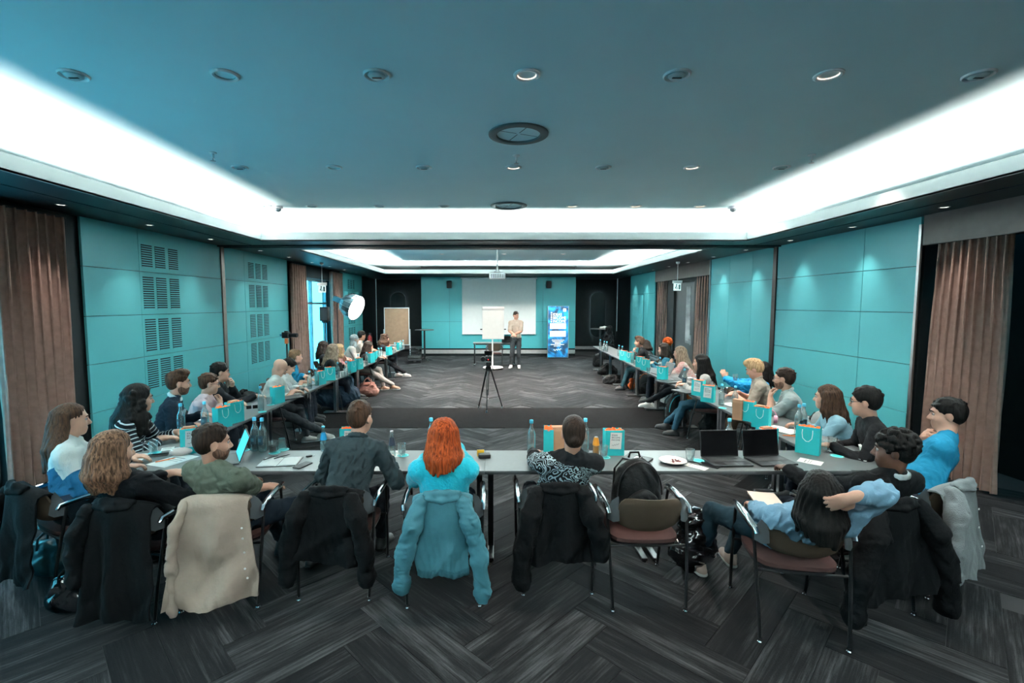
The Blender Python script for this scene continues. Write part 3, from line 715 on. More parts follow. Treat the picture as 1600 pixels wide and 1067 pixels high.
    for sd, hip, K, A_ in Lg:
        T.chain([hip, hip+(K-hip)*.5], [.088*wd, .080], .04)
        T.chain([hip+(K-hip)*.5, K], [.080, .062], .02)
        if trname != 'skirt': T.chain([K, K+(A_-K)*.35, A_+up*.03], [.062, .060, .046], .02)
    T.disp = wrinkle(.004, 50, 3+int(px)); T.mesh(trname, cloth('trousers_%d' % int(px), trous, .3, 200), root)
    if legskin:
        K_ = Fld(h)
        for sd, hip, K, A_ in Lg: K_.chain([K, K+(A_-K)*.3, A_+up*.02], [.052, .055, .034], .02)
        K_.mesh('leg_skin', skin(legskin), root)
    if shoes is not None:
        for sd, hip, K, A_ in Lg:
            d = unit((A_-K)*np.array((.25, .25, 0))+fw*.9+rt*sd*.12) if len(A_) else fw
            d = unit(fw*.95+rt*sd*.15); S_ = Fld(min(h, .012)); z0 = A_[2]-.085
            S_.cone(A_-up*.005, A_-up*.03, .040, .044, .02); S_.cone(A_-d*.035-up*.055, A_+d*.14-up*.062, .036, .034, .02); S_.cone(A_+up*-.02, A_+d*.10-up*.05, .036, .030, .03)
            S_.half((0, 0, 1), z0); S_.mesh('shoe', mat('shoe_%d' % int(px), shoes, .6, var=.1), root)
            M_ = Fld(min(h, .012)); M_.cone(A_-d*.035-up*.080, A_+d*.145-up*.080, .040, .038, .02); M_.half((0, 0, 1), z0); M_.half((0, 0, -1), -(z0+.026))
            M_.mesh('shoe_sole', mat('shoe_sole_white', (.6, .6, .58), .6) if sum(shoes) > .3 else BLACKP, root)
    # top
    G = Fld(h); g = fat
    G.ell(P+(N-P)*.10, (.158*wd+g, .115*belly+g, .12), TR, .05); G.ell(P+(N-P)*.38, (.142*wd+g, .104*belly+g, .17), TR, .06); G.ell(P+(N-P)*.70, (.150*wd+g, .100+g, .155), CR, .06)
    G.cone(SL+sr*.02, SRr-sr*.02, .046+g, None, .05); G.cone(N-u*.012-sr*.045, SL, .026+g, .044+g, .04); G.cone(N-u*.012+sr*.045, SRr, .026+g, .044+g, .04)
    G.cone(N-u*.03-sr*.08, N+u*.02-sr*.03, .03+g*.5, None, .04); G.cone(N-u*.03+sr*.08, N+u*.02+sr*.03, .03+g*.5, None, .04); G.cone(N-sr*.025-u*.012-sf*.012, N+sr*.025-u*.012-sf*.012, .040+g, None, .03)
    for sd, S, E, Wp, hd, hn, cu in arms:
        if sleeve >= 1:
            G.chain([S, E], [.048+g, .040+g], .035); w2 = E+(Wp-E)*(min(sleeve-1, .97) if sleeve > 1 else .02)
            if sleeve > 1.05: G.chain([E, E+(Wp-E)*.3, w2], [.043+g, .043+g, .030+g], .025)
        else: G.cone(S, S+(E-S)*sleeve, .050+g, .048+g*1.2, .035)
    G.disp = wrinkle(wr, 46, 11+int(px))
    armseg = [(S, E, Wp) for sd, S, E, Wp, *_ in arms]
    def along(V):
        a = ((N-V) @ u).astype(np.float64); best = np.full(len(V), .105)
        for S, E, Wp in armseg:
            for p, q, o_ in ((S, E, .06), (E, Wp, .345)):
                w = q-p; L_ = np.linalg.norm(w); t = np.clip(((V-p) @ w)/L_**2, 0, 1); dd = np.linalg.norm(V-p-t[:, None]*w, axis=1)
                m_ = (dd < .085) & (dd < best) & (t > .12) if o_ < .1 else (dd < .075) & (dd < best)
                a[m_] = (o_+t*L_)[m_]; best[m_] = dd[m_]
        return a
    tm = top[2] if hasattr(top[2], 'name') else cloth(top[1], top[2], .3, 150)
    G.mesh(top[0], tm, root, along)
    if collar:
        K_ = Fld(min(h, .009)); c0 = N+u*.018
        for a in range(14):
            p = [c0+(sr*math.cos(t)*.066+sf*math.sin(t)*.06-sf*.004)-u*.018*math.sin(t) for t in (a/14*2*math.pi+math.pi/2, (a+1)/14*2*math.pi+math.pi/2)]
            K_.cone(p[0], p[1], .013, None, .006); K_.cone(p[0]+u*.016, p[1]+u*.016, .009, None, .01)
        K_.mesh('collar', cloth('collar_%d' % int(px), collar, .1), root)
    if badge:
        x, z, w_, h_ = badge[:4]; c0 = N+sf*(.122)+sr*x-u*z
        Mb = Matrix([list(sr)+[0], list(u)+[0], list(sf)+[0], [0, 0, 0, 1]]).transposed(); Mb.translation = Vector(c0)
        MB().box((-w_/2, -h_/2, -.004), (w_/2, h_/2, .014), Mb).build('name_badge', PAPER, root, False)
    # hair
    st, hc = hair[0], hair[1]; X = Fld(min(h, .009)); X.disp = None
    eh = lambda c, r, k=.03, sub=False: X.ell(hl(*c), [v*hs for v in r], HR, k*hs, sub)
    down = -up; back = -fw
    rg = np.random.default_rng(int(px)*7+int(py))
    if st not in ('bald', 'scarf'):
        vol = hair[2] if len(hair) > 2 else .0
        eh((0, -.016, .044), (.0775+vol, .098+vol, .085+vol)); eh((0, -.046, .004), (.071+vol, .064+vol, .080), .03)
        if st in ('short', 'quiff', 'bun'):
            if st == 'quiff': eh((0, .062, .108), (.055, .040, .030), .03); eh((0, .02, .125), (.06, .06, .028), .03)
            if st == 'bun': eh((0, -.112, -.030), (.022, .020, .024), .010); eh((0, -.062, -.035), (.058, .045, .06), .03)
            for _ in range(60 if st != 'bun' else 0):
                v = unit(rg.normal(size=3)+np.array((0, .1, .6)))
                if v[2] > .1: eh((v[0]*.074, -.016+v[1]*.094, .044+v[2]*.083), (.012, .022, .010+vol), .006)
            eh((0, .105, -.035), (.082, .074, .098), .015, True)
            for s_ in (-1, 1): eh((s_*.086, .004, -.028), (.030, .030, .046), .012, True)
            X.half(HR[2], float(HR[2] @ H)-.088*hs)
        elif st == 'afro':
            for _ in range(240):
                v = unit(rg.normal(size=3)); 
                if v[2] < -.55: continue
                eh((v[0]*.092, -.018+v[1]*.106, .045+v[2]*.094), (.015, .015, .015), .008)
            eh((0, .115, -.035), (.090, .062, .098), .01, True)
            for s_ in (-1, 1): eh((s_*.094, .012, -.03), (.030, .026, .040), .01, True)
        else:
            Ln = hair[3] if len(hair) > 3 else .34
            eh((0, .110, -.020), (.066, .076, .112), .015, True)
            side_n = 7; amx = hair[4] if len(hair) > 4 else 1.85
            for i in range(-side_n, side_n+1):
                a = i/side_n*amx
                x0, y0 = math.sin(a)*.080, -math.cos(a)*.092-.014
                f_ = abs(i)/side_n; Lz = Ln*(1-.18*f_*rg.random())*(.96+.08*rg.random())
                p0 = hl(x0*.88, y0*.88, .045); p1 = hl(x0*1.05, y0*1.03, -.045)
                out = unit((p1-hl(0, -.014, -.045))*np.array((1, 1, 0)))
                fl = .018 if st != 'curly' else .055
                p2 = p1+down*max(Lz-.10, .02)*.5+out*fl+back*.02*(1-f_); p3 = p1+down*max(Lz-.10, .03)+out*fl*.9+back*(.045*(1-f_))
                # keep the locks outside the back
                for pp in (p2, p3):
                    t = np.clip(((pp-P) @ u)/np.linalg.norm(N-P), 0, 1.1); q = P+u*t*np.linalg.norm(N-P); dv = pp-q; dn = np.linalg.norm(dv)
                    need = .122 if t < .93 else .085
                    if dn < need: pp += unit(dv-u*(dv @ u)+out*.02)*(need-dn)
                rr = .026+.004*rg.random()
                if st == 'bob': p3 = p1+down*max(Lz-.10, .03)-out*.004; X.chain([p0, p1, (p1+p3)/2+out*.022, p3], [.030, .032, .036, .020], .018)
                else: X.chain([p0, p1, p2, p3], [.028, .030, rr, .010 if st != 'curly' else .026], .016)
            if st == 'curly':
                for _ in range(90):
                    a = rg.uniform(-2.1, 2.1); z = rg.uniform(-Ln+.06, .09); rr = .098+.045*min(1, max(0, (.06-z)/.25))
                    c = hl(math.sin(a)*rr, -math.cos(a)*rr-.012, 0)+up*z; X.ell(c, (.022,)*3, None, .012)
        fr = 26 if st in ('long', 'bob', 'bun') else 18; hx = HR
        am = .0032 if st in ('long', 'bob') else .0012
        def dsp(x, y, z):
            q = [(x-H[0])*hx[i, 0]+(y-H[1])*hx[i, 1]+(z-H[2])*hx[i, 2] for i in range(3)]
            return am*np.sin(fr*np.arctan2(q[0], q[1]+.012)+2.2*np.sin(22*z+3*q[0]*10))-am*.6*np.sin(60*q[0]+40*q[2])
        X.disp = dsp; X.mesh('hair', HM[hc], root)
    if st == 'scarf':
        eh((0, -.018, .040), (.084, .104, .092)); eh((0, -.02, -.07), (.078, .085, .09), .04); X.cone(N+u*.02-sr*.05, N+u*.02+sr*.05, .075, None, .05)
        eh((0, .105, -.015), (.060, .075, .088), .012, True); X.disp = wrinkle(.005, 60, 5); X.mesh('headscarf', cloth('grey_headscarf', (.22, .24, .25)), root)
    if beard:
        F2 = Fld(min(h, .008)); e2 = lambda c, r, k=.02, sub=False: F2.ell(hl(*c), [v*hs for v in r], HR, k*hs, sub)
        e2((0, .026, -.042), (.0590, .0665, .0815)); e2((0, .018, -.048), (.0612, .060, .074)); e2((0, .064, -.098), (.0250, .0212, .0212), .03); e2((0, .035, -.068), (.0540, .0470, .0365), .03); e2((0, .05, .035), (.11, .11, .072), .02, True)
        F2.cone(hl(-.017, .09, -.052), hl(.017, .09, -.052), .0075*hs, None, .01); e2((0, .100, -.071), (.018, .016, .009), .006, True)
        for s_ in (-1, 1): e2((s_*.030, .064, -.058), (.0245, .0265, .024), .02)
        e2((0, .078, -.055), (.024, .0165, .012), .012); e2((0, .102, -.0715), (.017, .018, .0075), .005, True)
        F2.mesh('beard', HM[beard], root)
    eye = Fld(.006)
    Mh = Matrix([list(HR[0])+[0], list(HR[1])+[0], list(HR[2])+[0], [0, 0, 0, 1]]).transposed(); Mh.translation = Vector(H)
    if h <= .0125:
        w = MB(); 
        for s_ in (-1, 1):
            for rr, cy, mi in ((.0120, .0795, 0), (.0068, .0862, 1)):
                w.mi = mi; w.lathe([(max(rr*math.sin(math.pi*t/6), .0003)*hs, -rr*math.cos(math.pi*t/6)*hs) for t in range(7)], 10, Mh @ Tm(s_*.031*hs, cy*hs, .004*hs), False)
        w.build('eyes', [mat('eye_white', (.36, .33, .31), .3, var=.01), mat('eye_iris', (.02, .012, .008), .15)], root)
        w = MB()
        for s_ in (-1, 1): w.tube([Mh @ Vector((s_*x*hs, y*hs, z*hs)) for x, y, z in ((.012, .096, .022), (.030, .095, .030), (.046, .081, .024))], [.0035, .0045, .002], 6)
        w.build('eyebrows', HM['dark' if hc not in HM or hc in ('blond', 'grey', 'red', 'orange', 'high') else hc], root)
    if glasses:
        w = MB()
        for s_ in (-1, 1):
            pts = [Mh @ Vector(((s_*.033+.024*math.cos(t))*hs, (.104-.012*abs(math.cos(t)))*hs, (.002+.019*math.sin(t))*hs)) for t in [2*math.pi*i/16 for i in range(17)]]
            w.tube(pts, .0022, 6); w.tube([Mh @ Vector(v)*1 for v in ((s_*.057*hs, .096*hs, .008*hs), (s_*.078*hs, .03*hs, .010*hs), (s_*.080*hs, -.01*hs, -.004*hs))], .0022, 6)
        w.tube([Mh @ Vector((x*hs, .107*hs, .006*hs)) for x in (-.010, 0, .010)], .002, 6)
        w.build('glasses', mat('glasses_frame', glasses, .3), root)
    root['_bear'] = bear
    return root, dict(base=base, P=P, N=N, H=H, HR=HR, arms=arms, u=u, sr=sr, sf=sf, fw=fw, rt=rt)
# ------------------------------------------------------------------ tables
def make_table(length, depth, legm, label, loc, rz, ends=(1, 1), group='grey seminar tables of the horseshoe'):
    """local x along the table, centre on the floor"""
    t = thing('seminar_table', label, 'table', loc, rz, group); hl_, hd = length/2, depth/2
    MB().box((-hl_+.0015, -hd, .728), (hl_-.0015, hd, .74)).build('tabletop', TABLE, t, False)
    MB().box((-hl_+.0015, -hd+.001, .712), (hl_-.0015, hd-.001, .728)).build('edge_band', TEDGE, t, False)
    for sx in (-1, 1):
        x = sx*(hl_-.045)
        m = MB().box((x-.022, -.024, .03), (x+.022, .024, .70)); m.rbox((x-.025, -hd+.03, .012), (x+.025, hd-.03, .034), .012)
        lg = m.build('leg', legm, t)
        MB().box((x-.02, -hd+.05, .69), (x+.02, hd-.05, .712)).build('bracket', BLACKM, lg, False)
        for sy in (-1, 1): MB().lathe([(.018, 0), (.018, .008), (.01, .013)], 10, Tm(x, sy*(hd-.05), 0)).build('foot', BLACKP, lg)
    MB().box((-hl_+.08, -.015, .66), (hl_-.08, .015, .70)).build('crossbar', BLACKM, t, False)
    return t
fx = [-2.72, -1.334, -.07, 1.22, 2.72]
for i, lab in enumerate(('grey table in the front row left corner under the kraft tissue bag', 'grey table in front of the person in the charcoal shirt and the open notebook', 'grey table in front of the patterned top, holding the tall bottle', 'grey table with two black laptops and the white plate')):
    make_table(fx[i+1]-fx[i], .51, BLACKM, lab, ((fx[i]+fx[i+1])/2, 3.53+.255, 0), 0)
AL, AR = -.0137, -.0270
def row_pt(side, y, off):            # a point at distance off outward from the inner edge of a side row
    x = (-2.775+.0137*y) if side < 0 else (2.61+.0270*y)
    return x+side*off
for side, nm, n_, y0, y1 in ((-1, 'left', 8, 3.54, 13.82), (1, 'right', 8, 3.54, 14.40)):
    L_ = (y1-y0)/n_
    for i in range(n_):
        yc = y0+(i+.5)*L_
        make_table(L_, .50, STEEL, f'grey table in the {nm} row, {ORD[i]} counted from the near end', (row_pt(side, yc, .25), yc, 0), math.pi/2+(AL if side < 0 else AR))

# ------------------------------------------------------------------ the stacking armchair
def make_chair():
    t = thing('armchair', 'x', 'chair')
    def sheet(fn, name, m, par, nu=14, nv=10, ang=180):
        a = [[fn(-1+2*i/nu, -1+2*j/nv, 1) for i in range(nu+1)] for j in range(nv+1)]; b = [[fn(-1+2*i/nu, -1+2*j/nv, -1) for i in range(nu+1)] for j in range(nv+1)]
        mb = MB().quadgrid(a).quadgrid(b, flip=True)
        mb.quadgrid([a[0], b[0]], flip=True).quadgrid([a[-1], b[-1]]); mb.quadgrid([[r[0] for r in a], [r[0] for r in b]]).quadgrid([[r[-1] for r in a], [r[-1] for r in b]], flip=True)
        return mb.build(name, m, par, ang=ang)
    sq = lambda u, v, k: u*math.sqrt(max(1-k*v*v*v*v, 0))
    edge = lambda u, v: max(0, 1-max(abs(u), abs(v))**8)
    sheet(lambda u, v, s: (.232*sq(u, v, .30), .01+.228*sq(v, u, .25), .432+s*(.012+.014*edge(u, v))-.02*max(0, v-.4)**2+.012*max(0, -v-.3)), 'seat', SEATC, t)
    sheet(lambda u, v, s: (.228*sq(u, v, .3), .01+.224*sq(v, u, .25), .410+s*.008), 'seat_shell', BLACKP, t)
    sheet(lambda u, v, s: (.205*sq(u, v, .34), -.285-.040*v+.055*u*u+s*(.006+.014*edge(u, v)), .645+.120*sq(v, u, .22)), 'backrest', BACKC, t)
    for s in (-1, 1):
        rear = [(s*.238, -.285, .01), (s*.248, -.255, .25), (s*.258, -.215, .48), (s*.263, -.185, .645)]
        front = [(s*.240, .272, .01), (s*.250, .235, .25), (s*.258, .19, .48), (s*.263, .15, .650)]
        for p in (rear, front):
            lg = MB().tube(p, .0105, 8).build('leg', BLACKM, t)
            x, y, z = p[0]; MB().lathe([(.011, .03), (.013, .022), (.010, .014), (.015, .008), (.012, 0)], 10, Tm(x, y, 0)).build('glide', CHROME, lg)
        MB().tube([(s*.263, -.235, .640), (s*.266, -.22, .662), (s*.268, -.10, .672), (s*.268, .06, .672), (s*.266, .18, .662), (s*.262, .205, .640)], [.013, .016, .018, .018, .016, .010], 10, flat=1.35).build('armrest', CHROME, t)
        MB().quadgrid([[(s*.20, -.262+.01*k, .60+.05*k) for k in range(4)], [(s*.235, -.245+.008*k, .585+.045*k) for k in range(4)], [(s*.268, -.20+.004*k, .59+.02*k) for k in range(4)]]).quadgrid([[(s*.20, -.252+.01*k, .60+.05*k) for k in range(4)], [(s*.235, -.235+.008*k, .585+.045*k) for k in range(4)], [(s*.262, -.19+.004*k, .59+.02*k) for k in range(4)]], flip=True).build('wing', WINGC, t)
    for y_, z_ in ((-.20, .405), (.185, .40)): MB().tube([(-.256, y_, z_), (.256, y_, z_)], .009).build('seat_rail', BLACKM, t)
    return t
CHAIR0 = make_chair(); _chair_used = []
def chair(label, x, y, bear, group='stacking armchairs round the tables'):
    if not _chair_used: _chair_used.append(1); o = CHAIR0; o.location = (x, y, 0); o.rotation_euler = (0, 0, -RAD(bear)); o['label'] = label; o['group'] = group; return o
    return dup(CHAIR0, label, (x, y, 0), -RAD(bear), group)

# ------------------------------------------------------------------ garments hung over chair backs
def coat(name, label, x, y, bear, m, wt=.205, wb=.30, hem=.25, tilt=0, amp=.03, folds=5, sl=(.26, .26), slr=.055, seed=1, collar=True, thick=.012, spread=.05, hemband=None, buttons=None, depth=.0, asym=0, swag=0, ruche=.001):
    t = thing(name, label, 'jacket' if name == 'jacket' else 'coat' if name == 'coat' else name, (x, y, 0), -RAD(bear)); r_ = random.Random(seed)
    ph = [r_.uniform(0, 6.28) for _ in range(6)]; nu = 60
    path = [(-.205, .58), (-.235, .68), (-.262, .755), (-.292, .788), (-.332, .795), (-.368, .778), (-.386, .735)]
    nb = 26
    def row(i):
        if i < len(path): yy, zz = path[i]; f = 0.; return yy, zz, f
        f = (i-len(path)+1)/nb; return -.386-.035*f-depth*f, .735, f
    rows = []; tot = len(path)+nb
    for i in range(tot):
        yy, zz, f = row(i); R_ = []
        for j in range(nu+1):
            u = -1+2*j/nu; w = wt*(1-.10*max(0, 3-i)/3)+(wb-wt)*f**.8
            h_ = hem+tilt*u+.012*math.sin(5*u+ph[0])
            z = zz-.045*abs(u)**3.5*(1 if i < len(path) else 1-f) if f == 0 else .735+(h_-.735)*f-.045*abs(u)**3.5*(1-f)
            fold = amp*(.10+.9*min(1, f*1.4))*(math.sin(folds*math.pi*u*.5+ph[1]+.9*f*math.sin(2*u+ph[2]))+.45*math.sin(folds*1.9*u+ph[3]+1.5*f)+.25*math.sin(9*u*f+14*f+ph[4]))
            xx = w*u+asym*f+.010*math.sin(7*f+ph[4]+3*u)*f
            R_.append(Vector((xx, yy+.055*u*u*(1-.5*f)-fold*(.7 if f > 0 else .15)+(.010*math.sin(11*f+5*u+ph[5])+.006*math.sin(21*u+9*f+ph[2])*math.sin(17*f-7*u+ph[3]))*f-swag*f*math.sin(9*f+2.2*u*u*2-1.2)*max(0, 1-u*u), z)))
        rows.append(R_)
    inner = [[p+Vector((0, thick, 0)) if i >= len(path)-2 else p+Vector((0, thick*.3, -thick)) for p in r] for i, r in enumerate(rows)]
    mb = MB().quadgrid(rows, flip=True).quadgrid(inner)
    mb.quadgrid([rows[-1], inner[-1]], flip=True).quadgrid([rows[0], inner[0]])
    for k in (0, -1): mb.quadgrid([[r[k] for r in rows], [r[k] for r in inner]], flip=(k == 0))
    mb.build('cloth_panel', m, t, ang=180)
    for s, zl in zip((-1, 1), sl):
        if zl is None: continue
        X = Fld(.011); x0 = s*(wt-.06); pts = [(x0, -.345, .735), (s*(wt-.015), -.390, .62), (s*(wt+spread*.7), -.40-depth*.4, .62-(.62-zl)*.45), (s*(wt+spread), -.405-depth*.7, zl+.04), (s*(wt+spread-.005), -.405-depth*.8, zl)]
        X.chain(pts, [slr*.75, slr*.88, slr*.82, slr*.74, slr*.66], .03); wv = wrinkle(.006, 34, seed*3+s)
        X.disp = lambda a, b, c, wv=wv: wv(a, b, c)+ruche*np.sin(150*c+50*a*np.sin(9*c)); X.half((0, 0, 1), zl-.02)
        X.mesh('sleeve', m, t)
    if collar:
        X = Fld(.010); X.chain([(-wt*.55, -.330, .795), (-wt*.2, -.360, .806), (wt*.2, -.360, .806), (wt*.55, -.330, .795)], [.018, .022, .022, .018], .02); X.chain([(-wt*.5, -.362, .772), (0, -.386, .767), (wt*.5, -.362, .772)], [.016, .018, .016], .02)
        X.mesh('collar', m, t)
    if hemband:
        rr = rows[-1]; mb = MB().quadgrid([[p+Vector((0, -.008, .045)) for p in rr], [p+Vector((0, -.010, .0)) for p in rr], [p+Vector((0, .014, -.006)) for p in rr], [p+Vector((0, .016, .04)) for p in rr]], flip=True); mb.build('hem_band', hemband, t, ang=180)
    if buttons:
        for k_ in range(buttons):
            f = .2+.7*k_/buttons; i = len(path)+int(f*nb); p = rows[min(i, len(rows)-1)][int(nu*.90)]
            MB().lathe([(.007, 0), (.007, .003), (.001, .004)], 10, Tm(*(p+Vector((0, -.006, 0)))) @ R3('X', math.pi/2)).build('button', PAPER, t)
    return t

# ------------------------------------------------------------------ things on the tables (prototypes, then copies)
PROTO = {}
def place(kind, maker, label, loc, rz=0, group=None, sc=None):
    if kind not in PROTO: o = maker(); PROTO[kind] = o; o.location = loc; o.rotation_euler = (0, 0, rz); o['label'] = label; o['group'] = group
    else: o = dup(PROTO[kind], label, loc, rz, group); 
    o.scale = sc or (1, 1, 1)
    return o
def mk_bottle(level, tint=None, capm=CAPB, lab=True):
    def f():
        t = thing('water_bottle', '', 'bottle')
        prof = [(.001, .003), (.030, .002), (.0345, .008), (.035, .03), (.035, .145), (.033, .165), (.024, .192), (.0145, .212), (.0125, .235), (.0125, .262)]
        inn = [(r-.0018, z) for r, z in prof[::-1]]; inn[-1] = (.001, .005); inn[-2] = (.028, .0045)
        MB().lathe(prof+[(.0128, .262)]+inn, 16, cap=False).build('glass_body', tint or GLASS, t)
        MB().lathe([(.001, .0055), (.031, .0065), (.0328, .012), (.0328, level*.9), (.0328, level), (.001, level)], 14, cap=False).build('water', WATER, t)
        MB().lathe([(.0145, .246), (.0155, .250), (.0155, .270), (.013, .273), (.001, .273)], 14).build('cap', capm, t)
        if lab:
            rows = [[Vector((.0356*math.cos(a), .0356*math.sin(a), z)) for a in [-2.4+1.66*k/8 for k in range(9)]] for z in (.062, .135)]
            MB().quadgrid(rows).build('label', LABEL, t)
            MB().quadgrid([[Vector((.0360*math.cos(a), .0360*math.sin(a), z)) for a in [-1.95+.76*k/4 for k in range(5)]] for z in (.085, .112)]).build('label_emblem', mat('emblem_blue', (.05, .16, .22), .5), t)
        return t
    return f
def mk_tumbler(fill=None, fillm=None, down=False):
    def f():
        t = thing('tumbler', '', 'glass')
        M = (Tm(0, 0, .098) @ R3('X', math.pi)) if down else Matrix()
        MB().lathe([(.001, .0), (.027, .0), (.029, .004), (.038, .096), (.0375, .098), (.0362, .096), (.0275, .010), (.001, .009)], 18, M, False).build('glass_wall', GLASS, t)
        if fill:
            r = .0270+(fill-.01)*.1
            MB().lathe([(.001, .0098), (.0265, .0105), (r, fill), (.001, fill)], 16, cap=False).build('drink', fillm or WATER, t)
        return t
    return f
def mk_coaster():
    t = thing('coaster', '', 'coaster'); MB().lathe([(.048, 0), (.048, .002), (.001, .002)], 20).build('disc', COAST, t)
    MB().lathe([(.044, .0021), (.036, .0024), (.036, .0021)], 20, cap=False).build('printed_ring', mat('coaster_ring', (.35, .75, .75), .7), t); return t
def mk_bag(card=False, handle=True, tissue=True, kraft=False):
    def f():
        w, d, h = .080, .042, .215; t = thing('gift_bag', '', 'gift bag')
        m = MB(); th = .001; g = .010
        def ring(ins, z, gus=1): return [Vector(p) for p in ((-w+ins, -d+ins, z), (w-ins, -d+ins, z), (w-ins-g*gus*z/h, 0, z), (w-ins, d-ins, z), (-w+ins, d-ins, z), (-w+ins+g*gus*z/h, 0, z))]
        m.quadgrid([ring(0, 0), ring(0, h*.5), ring(0, h)], True); m.quadgrid([ring(th, h), ring(th, h*.5), ring(th, .002)], True); m.quadgrid([ring(0, h), ring(th, h)], True); m.poly(ring(0, 0), True); m.poly(ring(th, .002))
        m.build('paper_bag', BAGC, t, ang=15)
        m = MB().box((-w+.001, -d-.0006, h-.035), (w-.001, -d, h-.033)); m.build('fold_line', mat('bag_fold', (.015, .38, .41), .5), t, False)
        if handle:
            for s in (-1, 1):
                y = s*(d+.004); pts = [(-.034, y, h-.022), (-.036, y+s*.005, h-.05), (-.030, y+s*.006, h-.09), (-.008, y+s*.005, h-.112), (.010, y+s*.005, h-.112), (.030, y+s*.006, h-.088), (.034, y+s*.005, h-.05), (.033, y, h-.022)]
                MB().tube(pts, .0028, 6).build('rope_handle', ROPE, t)
        if tissue:
            r_ = random.Random(3); mb = MB(); n_ = 14
            rows = [[Vector((x0*(w-.006), y0*(d-.005), h-.012+r_.uniform(.0, .020)*(1 if (i+j) % 2 else .3))) for i, x0 in enumerate([-1+2*q/n_ for q in range(n_+1)])] for j, y0 in enumerate((-1, -.5, 0, .5, 1))]
            mb.quadgrid(rows).quadgrid([[p+Vector((0, 0, -.004)) for p in r] for r in rows], flip=True); mb.build('tissue', TISS, t, False)
        if kraft:
            MB().box((-.055, -.018, h-.06), (.030, .024, h+.012)).build('kraft_packet', KRAFT, t, False)
        if card:
            Mc = Tm(.004, -d-.006, h-.088) @ R3('Y', .05) @ R3('X', math.pi/2)
            MB().box((-.046, -.068, -.001), (.050, .070, .001), Mc).build('card', PAPER, t, False)
            ink = mat('card_ink', (.03, .03, .035), .8)
            for k_, s_ in enumerate(('IDEAS', 'BECOME', 'INCOME')): text_mesh(s_, .019, 'card_lettering', ink, t, Mc @ Tm(-.036, .042-.020*k_, .0012), .0003)
            MB().tube([Mc @ Vector((-.03+.006*q, -.040+.007*math.sin(q*2.1)+.0015*q, .0016)) for q in range(11)], .0012, 4).build('card_signature', ink, t)
        return t
    return f
def mk_notebook(cover=BLACKP, opened=False):
    def f():
        t = thing('notebook', '', 'notebook')
        if opened:
            MB().box((-.150, -.105, 0), (.150, .105, .004)).build('cover', cover, t, False)
            for s in (-1, 1):
                rows = [[Vector((s*x, y, .004+.010*math.sin(min(1, x/.06)*math.pi/2)*(1-.35*x/.145))) for x in (0.002, .012, .03, .06, .10, .145)] for y in (-.100, .100)]
                bot = [[Vector((p.x, p.y, .004)) for p in r] for r in rows]
                mb = MB().quadgrid(rows, flip=s < 0).quadgrid([rows[0], bot[0]]).quadgrid([rows[1], bot[1]]).quadgrid([[r[-1] for r in rows], [r[-1] for r in bot]]); mb.build('page_block', PAPER, t, ang=60)
        else:
            MB().rbox((-.075, -.105, 0), (.075, .105, .014), .008).build('cover', cover, t)
            MB().box((-.072, -.102, .003), (.0765, .102, .011)).build('page_block', PAPER, t, False)
            MB().box((.055, -.1055, -.0003), (.060, .1055, .0147)).build('elastic_band', BLACKP, t, False)
        return t
    return f
def mk_laptop(angle=105, body=BLACKP, scr=SCREENB, keys=True):
    def f():
        t = thing('laptop', '', 'laptop')
        MB().rbox((-.158, -.112, .003), (.158, .112, .016), .010).build('base', body, t)
        MB().box((-.136, -.02, .0162), (.136, .085, .0172)).build('keyboard', mat('keys_dark', (.02, .021, .022), .5, var=.5, scale=60), t, False)
        MB().box((-.05, -.098, .0162), (.05, -.035, .0168)).build('touchpad', mat('touchpad', (.03, .032, .034), .3), t, False)
        M = Tm(0, .112, .014) @ R3('X', -RAD(angle-90)) @ R3('X', math.pi/2)
        l = MB().rbox((-.158, 0, -.004), (.158, .215, .004), .008, M).build('lid', body, t)
        MB().box((-.150, .010, .0041), (.150, .207, .0046), M).build('screen', scr, l, False)
        return t
    return f
def mk_closed_laptop(m=BLACKP):
    def f():
        t = thing('laptop', '', 'laptop'); MB().rbox((-.158, -.112, .002), (.158, .112, .012), .012).build('base', m, t); MB().rbox((-.158, -.112, .0125), (.158, .112, .019), .012).build('lid', m, t); return t
    return f
def mk_phone():
    t = thing('phone', '', 'phone'); MB().rbox((-.037, -.076, 0), (.037, .076, .0085), .011).build('case', BLACKP, t); MB().rbox((-.034, -.073, .0083), (.034, .073, .0092), .009).build('screen', SCREENB, t); return t
def mk_pen(m=BLACKP):
    def f():
        t = thing('pen', '', 'pen'); M = R3('X', math.pi/2)
        MB().lathe([(.001, -.072), (.002, -.066), (.0045, -.05), (.0045, .05), (.004, .07), (.001, .071)], 8, Tm(0, 0, .005) @ M).build('barrel', m, t)
        MB().box((-.001, .03, .009), (.001, .068, .0105)).build('clip', STEEL, t, False); return t
    return f
def mk_sheet(w=.105, h=.148):
    def f():
        t = thing('paper_sheet', '', 'paper'); rows = [[Vector((x*w, y*h, .001+.0015*math.sin(3*x+2*y)**2)) for x in (-1, -.5, 0, .5, 1)] for y in (-1, -.5, 0, .5, 1)]
        MB().quadgrid(rows).quadgrid([[p-Vector((0, 0, .0006)) for p in r] for r in rows], flip=True).build('sheet', PAPER, t, ang=180)
        MB().box((-w*.8, h*.35, .0028), (w*.5, h*.45, .0031)).box((-w*.8, h*.1, .0028), (w*.7, h*.16, .0031)).box((-w*.8, -.1*h, .0028), (w*.6, -.05*h, .0031)).build('printed_lines', mat('print_grey', (.30, .31, .31), .8), t, False)
        return t
    return f
